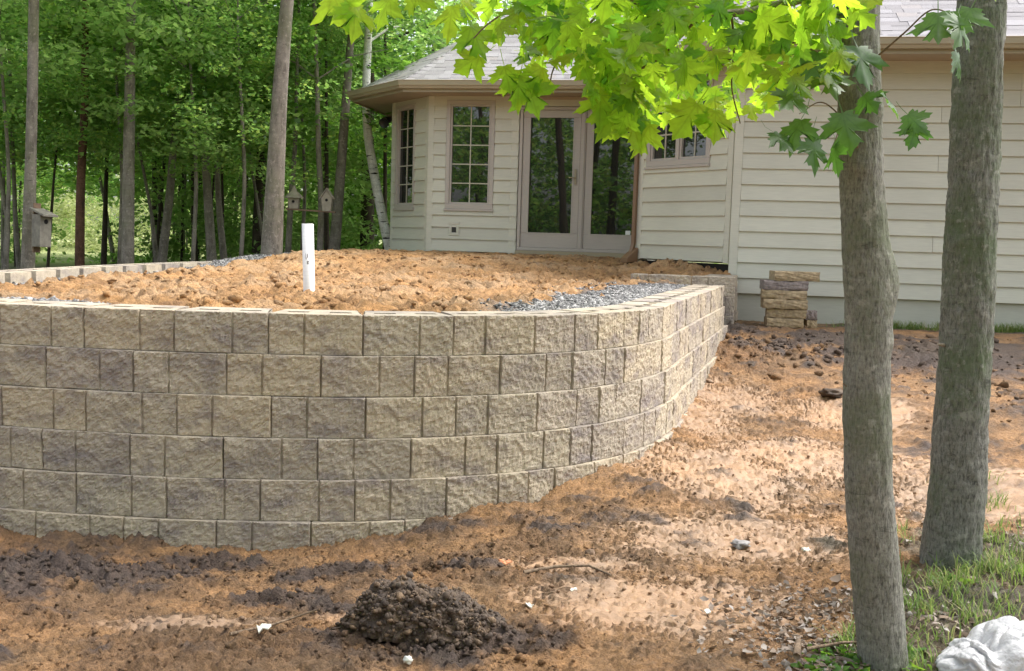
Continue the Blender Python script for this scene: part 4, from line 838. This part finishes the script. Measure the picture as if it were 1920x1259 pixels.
W_('slender_tree', [(-3.33, 18.0, 1.02, .047), (-3.34, 18.0, 2.01, .043), (-3.35, 18.0, 2.93, .033), (-3.37, 18.0, 4.13, .024)], 'bark_dark', 'thin dark tree half hidden behind the slender grey one', 5.2, (1, 1, .9), 'fol_dk')
W_('leaning_tree', [(-3.02, 17.0, 1.08, .098), (-2.93, 17.0, 2.42, .081), (-2.86, 17.0, 3.56, .072), (-2.77, 17.0, 4.93, .058)], 'bark_grey', 'dark grey leaning tree between the birdhouses and the birch', 6.6, (.9, .9, .7))
W_('birch_tree', [(-2.115, 17.4, 1.157, 0.092), (-2.262, 17.4, 1.743, 0.082), (-2.436, 17.4, 2.549, 0.078), (-2.555, 17.4, 3.263, 0.073), (-2.583, 17.4, 3.968, 0.069), (-2.564, 17.4, 4.674, 0.064), (-2.546, 17.4, 5.37, 0.055)], 'birch', 'white birch with black marks leaning beside the bay', 7.4, (.9, .9, .7), n=16)
W_('dark_tree', [(-3.19, 22.0, .95, .162), (-3.20, 22.0, 2.72, .139), (-3.20, 22.0, 4.19, .116)], 'bark_dark', 'broad dark trunk behind the white birch', 5.2, (1.1, 1.1, 1), 'fol_dk')
W_('dark_tree', [(-8.09, 20.0, .63, .063), (-8.05, 20.0, 1.73, .047), (-8.01, 20.0, 2.77, .037)], 'bark_dark', 'blackish slim tree against the pale clearing', 5.0, (1.1, 1.1, .9))
W_('slender_tree', [(-8.54, 17.0, .70, .054), (-8.48, 17.0, 1.46, .045), (-8.56, 17.0, 2.08, .036)], 'bark_grey', 'crooked slim grey tree before the nest box tree', 4.6, (1, 1, .85))
W_('slender_tree', [(-8.27, 18.0, .73, .028), (-8.18, 18.0, 1.86, .024), (-8.11, 18.0, 2.61, .019)], 'bark_dark', 'thin leaning dark stem just beside the nest box', 4.9, (.9, .9, .8))
W_('slender_tree', [(-8.78, 18.0, .67, .047), (-8.83, 18.0, 1.47, .043), (-8.84, 18.0, 2.03, .033)], 'bark_grey', 'slim mottled tree nearest the nest box tree, away from the clearing', 4.9, (1, 1, .9), 'fol_dk')
W_('dark_tree', [(-5.06, 20.0, .86, .116), (-5.05, 20.0, 1.82, .095), (-5.01, 20.0, 2.86, .079)], 'bark_dark', 'broad dark trunk in shade behind the stoutest grey tree', 5.1, (1.1, 1.1, 1), 'fol_dk')
W_('dark_tree', [(-6.28, 20.0, .82, .063), (-6.31, 20.0, 1.57, .053), (-6.33, 20.0, 2.51, .042)], 'bark_dark', 'slim dark trunk just before the close pair of grey trunks', 4.8, (1.1, 1.1, 1))
W_('leaning_tree', [(-6.34, 18.0, .84, .047), (-6.41, 18.0, 1.54, .038), (-6.48, 18.0, 2.01, .028)], 'bark_grey', 'thin mottled tree leaning away from the slightly leaning grey tree', 4.9, (.9, .9, .85))
W_('leaning_tree', [(-9.43, 24.0, .54, .057), (-9.56, 24.0, 1.29, .051), (-9.63, 24.0, 1.79, .038)], 'bark_grey', 'short leaning trunk far off in the clearing beside the blackish tree', 4.8, (1.2, 1.2, 1))
for i in range(46):                                      # slender stems deeper in the wood
    y = random.uniform(19, 32); px = random.uniform(-.51, -.09); 
    if -.48 < px < -.37: px += .13
    x = px*y; r = random.uniform(.018, .05)*(1.5 if random.random() < .25 else 1); g = float(gbase(x, y)); ln = random.gauss(0, .06)
    W_('slender_tree', [(x, y, g+.1, r), (x+ln, y, g+1.2, r*.9), (x+ln*2.4, y, g+2.6, r*.75)], random.choice(('bark_dark', 'bark_grey', 'bark_dark')), 'one of many slender stems deep in the wood behind the patio', random.uniform(4.3, 5.6) if i % 2 == 0 else None, (random.uniform(.8, 1.25),)*2+(random.uniform(.7, 1.1),), random.choice(('fol', 'fol', 'fol_dk', 'fol_lt')), 'slender stems deep in the wood', 8, g-.05, random.uniform(6, 9))
# boughs in front of the trunks hide their upper parts
def cloud_obj(name, boxes, per, size, mat, label, cat, rs, rad_=(.4, .9)):
    Vs, Fs, of = [], [], 0
    for (x0, x1, y0, y1, z0, z1, n) in boxes:
        c = np.stack([x0+(x1-x0)*rs.rand(n), y0+(y1-y0)*rs.rand(n), z0+(z1-z0)*rs.rand(n)], 1); V, F = leafcloud(c, rad_[0]+(rad_[1]-rad_[0])*rs.rand(n), per, size, rs, .5); Vs.append(V); Fs.append(F+of); of += len(V)
    return tag(ob(name, mesh_np(name, np.vstack(Vs), np.vstack(Fs), M[mat])), label, cat, kind='stuff')
rs = np.random.RandomState(9)
cloud_obj('woodland', [(-28, 3, 26, 36, 2.4, 8, 420), (-44, 16, 42, 60, 1, 12, 800)], 46, .27, 'fol_lt', 'dense green wood closing the view behind the trees', 'wood', rs, (.7, 1.5))
cloud_obj('undergrowth', [(-8.2, -3.5, 21, 28, .7, 1.9, 150), (-7, -2.2, 19.5, 23, .7, 2.6, 110), (-9.6, -8.4, 23, 26, .6, 1.0, 14), (-12.6, -11, 22, 26, .6, 2.2, 40)], 60, .11, 'fol_lt', 'light green undergrowth between the trunks', 'undergrowth', rs, (.3, .7))
cloud_obj('meadow_bushes', [(-24, -9, 38, 54, .3, 3.2, 420), (-26, -9, 54, 64, .3, 5, 300)], 60, .16, 'fol_pale', 'pale sunlit bushes across the clearing beyond the trunks', 'bushes', rs, (.4, 1.0))
cloud_obj('shaded_undergrowth', [(-5.2, -1.8, 23, 28, .8, 4.2, 230), (-1, 4, 22, 30, 1, 8, 200)], 60, .13, 'fol_dk', 'dark green thicket in the shade between the birdhouses and the bay', 'undergrowth', rs, (.4, .8))  # the thicket's shade is put into its darker leaf colour
for (bx, by, bz, sc_, kd, lab) in [(-7.6, 15.2, 4.1, .62, 'fol', 'bushy young maple between the nest box tree and the reddish tree'), (-6.3, 16.2, 4.0, .7, 'fol', 'bushy young maple behind the ringed grey tree'), (-5.0, 15.8, 3.9, .7, 'fol', 'bushy young maple hiding the upper part of the paired trunks'),
        (-4.2, 15.6, 3.7, .62, 'fol', 'bushy young maple next to the stoutest grey tree'), (-1.5, 21.5, 4.8, .6, 'fol_lt', 'bushy light green young maple behind the bay roof'), (-9.2, 17.5, 4.2, .8, 'fol', 'bushy young maple at the edge of the pale clearing'), (-3.9, 18.6, 4.2, .8, 'fol_lt', 'light green young maple behind the birdhouses'), (-1.2, 20.5, 5.2, .95, 'fol', 'tall young maple rising behind the bay roof')]:
    W_('young_maple', [(bx, by, .95, .035), (bx+.05, by, 2.2, .03), (bx, by, 3.3, .025)], 'bark_grey', lab, bz, (sc_, sc_, sc_*.92), kd, 'young maples of the wood', 8, None, bz+1.6)
# the wood that stands behind the viewer (seen only as a reflection in the panes)
Vs = cloud_obj('wood_across_the_yard', [(-16, 14, -17, -8, 1.8, 7.0, 520), (-26, 24, -30, -18, .2, 10, 900)], 50, .26, 'fol', 'dark wood mirrored in the window panes', 'wood', rs, (.5, 1.2))
mb = MB()
for i in range(26): x, y = random.uniform(-16, 14), random.uniform(-18, -7); mb.tube([Vector((x, y, -.2)), Vector((x+random.gauss(0, .3), y, 6)), Vector((x, y, 11))], [random.uniform(.12, .22), .13, .06], 8)
tag(mb.build('wood_across_the_yard_trunks', M['bark_dark']), 'dark trunks mirrored in the window panes', 'wood', kind='stuff')

# ------------------------------------------------------------------ nest box and birdhouses
nb = empty('nest_box', (-6.2, 13.3, 1.17), 'tall grey wooden nest box with sloping roof on the pale tree', 'nest box', rot=(0, rad(2), rad(62))); nb.scale = (.85, .85, .92)
mb = MB(); mb.box((-.1, -.11, 0), (.1, .09, .46)); bevel(mb.build('box_body', M['wood'], nb), .006, 1)
mb = MB(); mb.hexa([(-.13, -.22, .43), (.13, -.22, .43), (.13, .12, .53), (-.13, .12, .53), (-.13, -.22, .455), (.13, -.22, .455), (.13, .12, .555), (-.13, .12, .555)]); mb.build('box_roof', M['wood'], nb)
mb = MB(); mb.tube([(0, -.1105, .36), (0, -.113, .36)], [.035, .035], 16); mb.build('entrance_hole', M['hole'], nb)
mb = MB(); mb.box((-.06, .091, -.08), (.06, .115, .62)); mb.build('mounting_board', M['wood2'], nb)
bd = tag(MB().box((-.38, -.06, -.02), (.38, .06, .005)).build('birdhouse_board', M['wood2'], loc=(-3.2, 15.95, 1.815), rot=(0, rad(2.2), 0)), 'brown horizontal board fixed between slender trees, carrying two birdhouses', 'board')
b1 = empty('birdhouse', (-3.46, 15.93, 1.83), 'small grey birdhouse with tall peaked roof on the board', 'birdhouse')
mb = MB(); mb.hexa([(-.065, -.06, 0), (.065, -.06, 0), (.065, .06, 0), (-.065, .06, 0), (-.085, -.075, .16), (.085, -.075, .16), (.085, .075, .16), (-.085, .075, .16)]); mb.build('box_body', M['wood3'], b1)
mb = MB(); mb.tube([(0, 0, .165), (0, 0, .2), (0, 0, .27), (0, 0, .36)], [.15, .125, .05, .012], 8); mb.build('box_roof', M['wood3'], b1)
mb = MB(); mb.tube([(0, -.071, .11), (0, -.076, .11)], [.022, .022], 14); mb.build('entrance_hole', M['hole'], b1)
b2 = empty('birdhouse', (-2.945, 15.93, 1.805), 'small grey birdhouse with gabled front and round hole on the board', 'birdhouse')
mb = MB(); mb.add([(-.06, -.06, 0), (.06, -.06, 0), (.085, -.06, .2), (0, -.06, .33), (-.085, -.06, .2), (-.06, .08, 0), (.06, .08, 0), (.085, .08, .2), (0, .08, .33), (-.085, .08, .2)], [(0, 1, 2, 3, 4), (9, 8, 7, 6, 5), (0, 5, 6, 1), (1, 6, 7, 2), (2, 7, 8, 3), (3, 8, 9, 4), (4, 9, 5, 0)]); mb.build('box_body', M['wood3'], b2)
mb = MB()
for s in (-1, 1): mb.hexa([(s*.1, -.08, .19), (s*.1, .1, .19), (0, .1, .345), (0, -.08, .345), (s*.11, -.08, .2), (s*.11, .1, .2), (0, .1, .36), (0, -.08, .36)])
mb.build('box_roof', M['wood3'], b2)
mb = MB(); mb.tube([(0, -.0605, .17), (0, -.064, .17)], [.022, .022], 14); mb.build('entrance_hole', M['hole'], b2)

# ------------------------------------------------------------------ soil lump with tread marks, clods
def lump():
    nu, nv = 150, 70; u = np.linspace(0, 1, nu); v = np.linspace(0, np.pi, nv); U, Vv = np.meshgrid(u, v)
    L = .62; env = sstep(0, .16, U)*sstep(1.02, .5, U); top = .14*env*(1+.25*fbm(U*5, U*0+.3, 3, 17))+.015; x = (U-.5)*L
    y = -np.cos(Vv)*(.1+.035*np.sin(np.pi*U)); y = np.where(y < 0, y*.8, y*1.3); z = np.sin(Vv)**.75*top
    n = fbm(U*9, Vv*3, 4, 8, .6); d1, i1 = worley(U*13+.5*n, Vv*3.4, 3); d2, i2 = worley(U*30+n, Vv*9, 5)
    ridge = -.024*np.maximum(0, np.sin(U*2*np.pi*8+1.6*n+.7*Vv))**1.5*sstep(.1, .5, Vv)*sstep(1.75, 1.4, Vv)
    b = .018*np.maximum(0, 1-(d1/.7)**2)*(.2+i1)+.012*(i2 > .35)*np.sqrt(np.maximum(0, 1-(d2/.5)**2))+.014*n+ridge*.9
    ny, nz = -np.cos(Vv), np.sin(Vv); X = x+.01*fbm(U*20, Vv*8, 2, 3)+.03*(Vv-1.57); Y = y+ny*b; Z = z+nz*b-.02
    i = np.arange((nu-1)*(nv-1)); r = i//(nu-1); c = i % (nu-1); a = r*nu+c
    return mesh_np('soil_lump', np.stack([X.ravel(), Y.ravel(), Z.ravel()], 1), np.stack([a, a+1, a+nu+1, a+nu], 1), M['lump'], True)
lm = lump(); lo = tag(ob('soil_lump', lm, None, (-.27, 3.64, gz(-.27, 3.64)-.03), (0, rad(4), rad(-7))), 'big dark lump of wet soil with tread marks on the churned ground', 'soil')
lv = np.empty(len(lm.vertices)*3); lm.vertices.foreach_get('co', lv); lv = lv.reshape(-1, 3); lv = lv[lv[:, 2] > .0]; lv = lv[RNG.choice(len(lv), 2600)]+RNG.randn(2600, 3)*.003
tag(ob('crumbs', stones('crumbs', lv, .0025+.0115*RNG.rand(2600)**3, M['clod'], ICO, ICOF, .9, .35), lo), kind='stuff')
def clods(n, L, s0, s1, pw):
    out = []
    for (cx, cy, rx, ry, k) in L: m = int(n*k); out.append(np.stack([cx+rx*RNG.randn(m)*.7, cy+ry*RNG.randn(m)*.7], 1))
    Q = np.vstack(out); Q = Q[(path_dist(Q[:, 0], Q[:, 1]) < -.08)]; h, _ = gfull(Q[:, 0], Q[:, 1]); s = s0+(s1-s0)*RNG.rand(len(Q))**pw
    return np.column_stack([Q, h+s*.1]), s
def clod_obj(name, P, s, mat, label):
    me = stones(name, P, s, M['soil'], ICO, ICOF, .75, .34); _, cc = gfull(P[:, 0], P[:, 1]); cc[:, :3] = (cc[:, :3]*.75+np.array([.14, .085, .045])*.25)*(.75+.45*RNG.rand(len(P), 1)); colattr(me, np.repeat(cc, 12, 0))
    return tag(ob(name, me), label, 'soil', kind='stuff')
def sand_crumbs():
    n = 15000; x = -4+6.4*RNG.rand(n); y = 5.2+9.5*RNG.rand(n)**1.3; x, y = x[k := (sand_keep(x, y)*(gravel_mask(x, y)[0] < .3))], y[k]; h, cc = sand_h(x, y); cl = fbm(x*2.5, y*2.5, 3, 77) > -.1; x, y, h, cc = x[cl], y[cl], h[cl], cc[cl]
    s_ = .005+.03*RNG.rand(len(x))**4; P = np.column_stack([x, y, h+.1*s_]); me = stones('sand_crumbs', P, s_, M['soil'], ICO, ICOF, .7, .36); cc[:, :3] *= .75+.4*RNG.rand(len(x), 1); colattr(me, np.repeat(cc, 12, 0))
    tag(ob('sand_crumbs', me), 'crumbs of orange sand strewn over the patio fill', 'soil', kind='stuff')
sand_crumbs()
c1, s1 = clods(4200, [(-2.05, 4.35, .55, .3, .3), (-2.9, 4.3, .5, .35, .12), (-.25, 3.56, .4, .13, .32), (-.95, 4.02, .2, .1, .06), (-.55, 3.8, .3, .14, .09), (-.2, 4.28, .5, .08, .08), (-.75, 4.35, .45, .15, .07), (-1.4, 4.45, .4, .15, .08)], .002, .017, 3.5)
c2, s2 = clods(9000, [(-.9, 4.4, 1.4, .3, .3), (.4, 4.5, .9, .5, .2), (1.6, 5.2, .7, .8, .15), (-1.2, 3.6, .9, .3, .2), (3, 8.2, 1.1, 1.4, .1), (2.3, 10.2, .5, .5, .05)], .0016, .011, 4)
c3, s3 = clods(900, [(4.1, 9.2, 1.4, .9, .4), (2.5, 9.5, .5, .5, .3), (4.2, 7.2, .7, .9, .3)], .012, .045, 3)
clod_obj('soil_clods', np.vstack([c1, c2, c3]), np.concatenate([s1, s2, s3]), M['clod'], 'crumbs and clods of brown soil strewn over the ground')

# ------------------------------------------------------------------ grass, leaf litter, weeds
def grass(name, L, label, hgt=(.03, .11)):
    Vs, Fs, of = [], [], 0
    for (cx, cy, rx, ry, n, hm) in L:
        nc = max(6, n//22); tc = np.stack([cx+rx*RNG.randn(nc)*.6, cy+ry*RNG.randn(nc)*.6], 1); q = tc[RNG.randint(nc, size=n)]+RNG.randn(n, 2)*.03
        h, _ = gfull(q[:, 0], q[:, 1]); H = (hgt[0]+(hgt[1]-hgt[0])*RNG.rand(n)**1.5)*hm; a = RNG.rand(n)*6.283; ln = H*(.3+.9*RNG.rand(n)); w_ = .0016+.0018*RNG.rand(n)
        dx, dy = np.cos(a), np.sin(a); b = np.column_stack([q, h-.005]); sx = np.column_stack([-dy*w_, dx*w_, 0*w_]); m = b+np.column_stack([dx*ln*.35, dy*ln*.35, H*.65]); t = b+np.column_stack([dx*ln, dy*ln, H])
        Vs.append(np.stack([b-sx, b+sx, m+sx*.8, m-sx*.8, t+sx*.1, t-sx*.1], 1).reshape(-1, 3)); i = of+np.arange(n)*6; Fs.append(np.concatenate([np.stack([i, i+1, i+2, i+3], 1), np.stack([i+3, i+2, i+4, i+5], 1)])); of += n*6
    return tag(ob(name, mesh_np(name, np.vstack(Vs), np.vstack(Fs), M['grass'])), label, 'grass', kind='stuff')
grass('grass', [(2.45, 4.35, .5, .4, 1700, .85), (2.0, 4.05, .3, .2, 700, .8), (1.72, 3.75, .28, .3, 800, .8), (2.9, 4.9, .6, .5, 800, .8), (1.3, 3.45, .14, .2, 350, .8), (4.1, 11.1, .5, .12, 1800, 1), (5.4, 10.95, .6, .12, 1500, 1.1)], 'tufts of short grass round the mossy maple and along the garage wall')
def litter(name, L, label, mat, size):
    Vs, Fs, of = [], [], 0
    for (cx, cy, rx, ry, n) in L:
        x = cx+rx*RNG.randn(n)*.6; y = cy+ry*RNG.randn(n)*.6; h, _ = gfull(x, y); s = size[0]+(size[1]-size[0])*RNG.rand(n); R_ = rots(n, RNG)
        base = np.array([(-.5, 0, .12), (-.18, .32, 0), (.25, .27, .05), (.6, 0, .16), (.22, -.3, .03), (-.2, -.28, -.03), (0, 0, -.06)]); B = base[None]*(1+.35*RNG.randn(n, 7, 3))*s[:, None, None]; R_[:, 2, :2] *= .5
        B = np.einsum('nij,nkj->nki', R_, B); V = B+np.column_stack([x, y, h+.012])[:, None]; Vs.append(V.reshape(-1, 3)); i = of+np.arange(n)*7
        Fs.append(np.concatenate([np.stack([i+6, i+a, i+(a+1) % 6], 1) for a in range(6)])); of += 7*n
    return tag(ob(name, mesh_np(name, np.vstack(Vs), np.vstack(Fs), M[mat])), label, 'leaf litter', kind='stuff')
litter('leaf_litter', [(1.08, 3.65, .26, .34, 520), (1.3, 3.9, .3, .3, 260), (1.15, 3.35, .25, .14, 260), (1.65, 3.6, .25, .3, 220), (2.3, 4.4, .5, .5, 260), (2.5, 11.3, .2, .1, 14)], 'dry grey and brown leaf litter round the foot of the nearest maple', 'litter', (.015, .045))
litter('low_weeds', [(1.16, 3.42, .1, .1, 60), (1.12, 3.28, .12, .06, 60), (1.4, 3.35, .05, .1, 30), (1.83, 4.05, .05, .05, 25), (4.0, 11.12, .3, .06, 60), (5.3, 10.95, .4, .06, 60), (3.45, 9.9, .08, .05, 12)], 'small green broad-leaved weeds in the litter and by the garage wall', 'weed', (.025, .06))
# twigs lying on the ground
def gtwig(pts, r, label):
    P = [Vector((x, y, gz(x, y)+.012+dz)) for x, y, dz in pts]; o = P[0].copy(); mb = MB(); mb.tube([p-o for p in P], list(np.linspace(r, r*.5, len(P))), 7); return tag(mb.build('twig', M['twig'], None, True, loc=o), label, 'twig')
gtwig([(.08, 4.18, .005), (.22, 4.24, .02), (.36, 4.25, .015), (.45, 4.17, 0)], .008, 'curved bare twig lying on the bare orange ground')
gtwig([(-.98, 3.52, 0), (-.85, 3.64, .02), (-.72, 3.77, .01)], .006, 'straight thin twig beside the pale paper scrap')
gtwig([(1.0, 3.33, .03), (1.03, 3.42, .04), (1.05, 3.5, .01)], .014, 'short thick pale stick in the leaf litter')
gtwig([(1.06, 3.42, .02), (1.2, 3.45, .03), (1.36, 3.47, .02)], .007, 'long dark twig lying in the leaf litter')

# ------------------------------------------------------------------ litter scraps and stones, one by one
def scrap(name, x, y, s, mat, label, cat, flat=.25, seed=0):
    rs = np.random.RandomState(seed); n = 9; th = np.linspace(0, 6.283, n, endpoint=False); r = s*(.6+.5*rs.rand(n)); V = [(0, 0, s*.25)]+[(math.cos(t)*q, math.sin(t)*q*.7, s*flat*rs.rand()) for t, q in zip(th, r)]
    V += [(a, b, c-.004) for a, b, c in V]; F = [(0, 1+i, 1+(i+1) % n) for i in range(n)]+[(n+1, n+2+(i+1) % n, n+2+i) for i in range(n)]+[(1+i, n+2+i, n+2+(i+1) % n, 1+(i+1) % n) for i in range(n)]
    return tag(ob(name, mesh_py(name, V, F, M[mat]), None, (x, y, gz(x, y)+.01), (0, 0, rs.rand()*6)), label, cat)
scrap('paper_scrap', -.87, 3.56, .04, 'paper', 'crumpled pale paper scrap on the mud before the tread-marked lump', 'paper', .8, 1)
scrap('paper_scrap', .1, 3.86, .028, 'paper', 'small pale green-white scrap behind the tread-marked lump', 'paper', .8, 2)
scrap('dry_leaf', .8, 3.86, .026, 'paper', 'pale dry leaf lying alone on the bare path beside the leaf litter', 'leaf', .5, 3)
scrap('orange_scrap', .0, 4.3, .03, 'orangebit', 'orange dry leaf on the soil behind the tread-marked lump', 'leaf', .6, 4)
scrap('dry_leaf', .28, 4.0, .02, 'paper', 'tiny white leaf near the curved twig', 'leaf', .4, 5)
def rock(name, x, y, s, mat, label, fl=.6, seed=0):
    import bmesh as _b; bm = _b.new(); _b.ops.create_icosphere(bm, subdivisions=3, radius=1); P = np.array([v.co for v in bm.verts]); n = fbm3(P*1.6+seed, 4, seed % 5, .65)
    for v, k in zip(bm.verts, n): v.co = v.co*(1+.45*k)*s; v.co.z *= fl
    me = bpy.data.meshes.new(name); bm.to_mesh(me); bm.free(); me.materials.append(M[mat]); me.polygons.foreach_set('use_smooth', np.ones(len(me.polygons), bool))
    return tag(ob(name, me, None, (x, y, gz(x, y)+s*fl*.5)), label, 'stone')
rock('stone', 1.09, 4.6, .04, 'rock', 'flat grey stone on the trodden path', .45, 1); rock('stone', .38, 4.47, .022, 'darkstone', 'round brown stone in the crumbly soil below the wall', .9, 2)
rock('stone', -.33, 3.42, .016, 'paper', 'small whitish pebble in front of the tread-marked lump', .8, 3); rock('stone', 1.38, 4.55, .018, 'paper', 'small yellowish pebble on the path beside the nearest maple', .7, 4)
rock('soil_clod', 2.45, 7.65, .085, 'lump', 'dark lumpy clod lying alone in the middle of the path', .42, 6); rock('stone', -.98, 4.12, .025, 'darkstone', 'brown pebble on the soil before the wall', .7, 8)

# ------------------------------------------------------------------ white plastic bag
def bagm():
    import bmesh as _b; bm = _b.new(); _b.ops.create_icosphere(bm, subdivisions=6, radius=1); P = np.array([v.co for v in bm.verts])
    w_ = P+.5*np.stack([fbm3(P*1.2, 2, 1), fbm3(P*1.2, 2, 2), fbm3(P*1.2, 2, 3)], 1); f1 = np.abs(fbm3(w_*np.array([1.5, 1.2, 1.1]), 1, 4)); f2 = np.abs(fbm3(w_*np.array([4.2, 2.6, 1.6]), 1, 6)); big = fbm3(P*.9, 1, 9)
    s = 1+.3*big-.2*np.exp(-f1*9)-.055*np.exp(-f2*8)+.02*fbm3(w_*5, 2, 12); Q = P*s[:, None]*np.array([.23, .15, .125])
    Q[:, 2] += (.055*np.exp(-((P[:, 0]-.45)/.4)**2)-.035*np.exp(-((P[:, 0]+.3)/.14)**2))*sstep(-.1, .4, P[:, 2]); Q[:, 2] = np.maximum(Q[:, 2], -.05)
    for v, q in zip(bm.verts, Q): v.co = q
    me = bpy.data.meshes.new('plastic_bag'); bm.to_mesh(me); bm.free(); me.materials.append(M['bag']); me.polygons.foreach_set('use_smooth', np.ones(len(me.polygons), bool)); return me
tag(ob('plastic_bag', bagm(), None, (1.665, 3.28, gz(1.665, 3.28)+.04), (0, 0, rad(8)), (.94, .94, .9)), 'crumpled white plastic bag lying on the ground near the maples', 'bag')
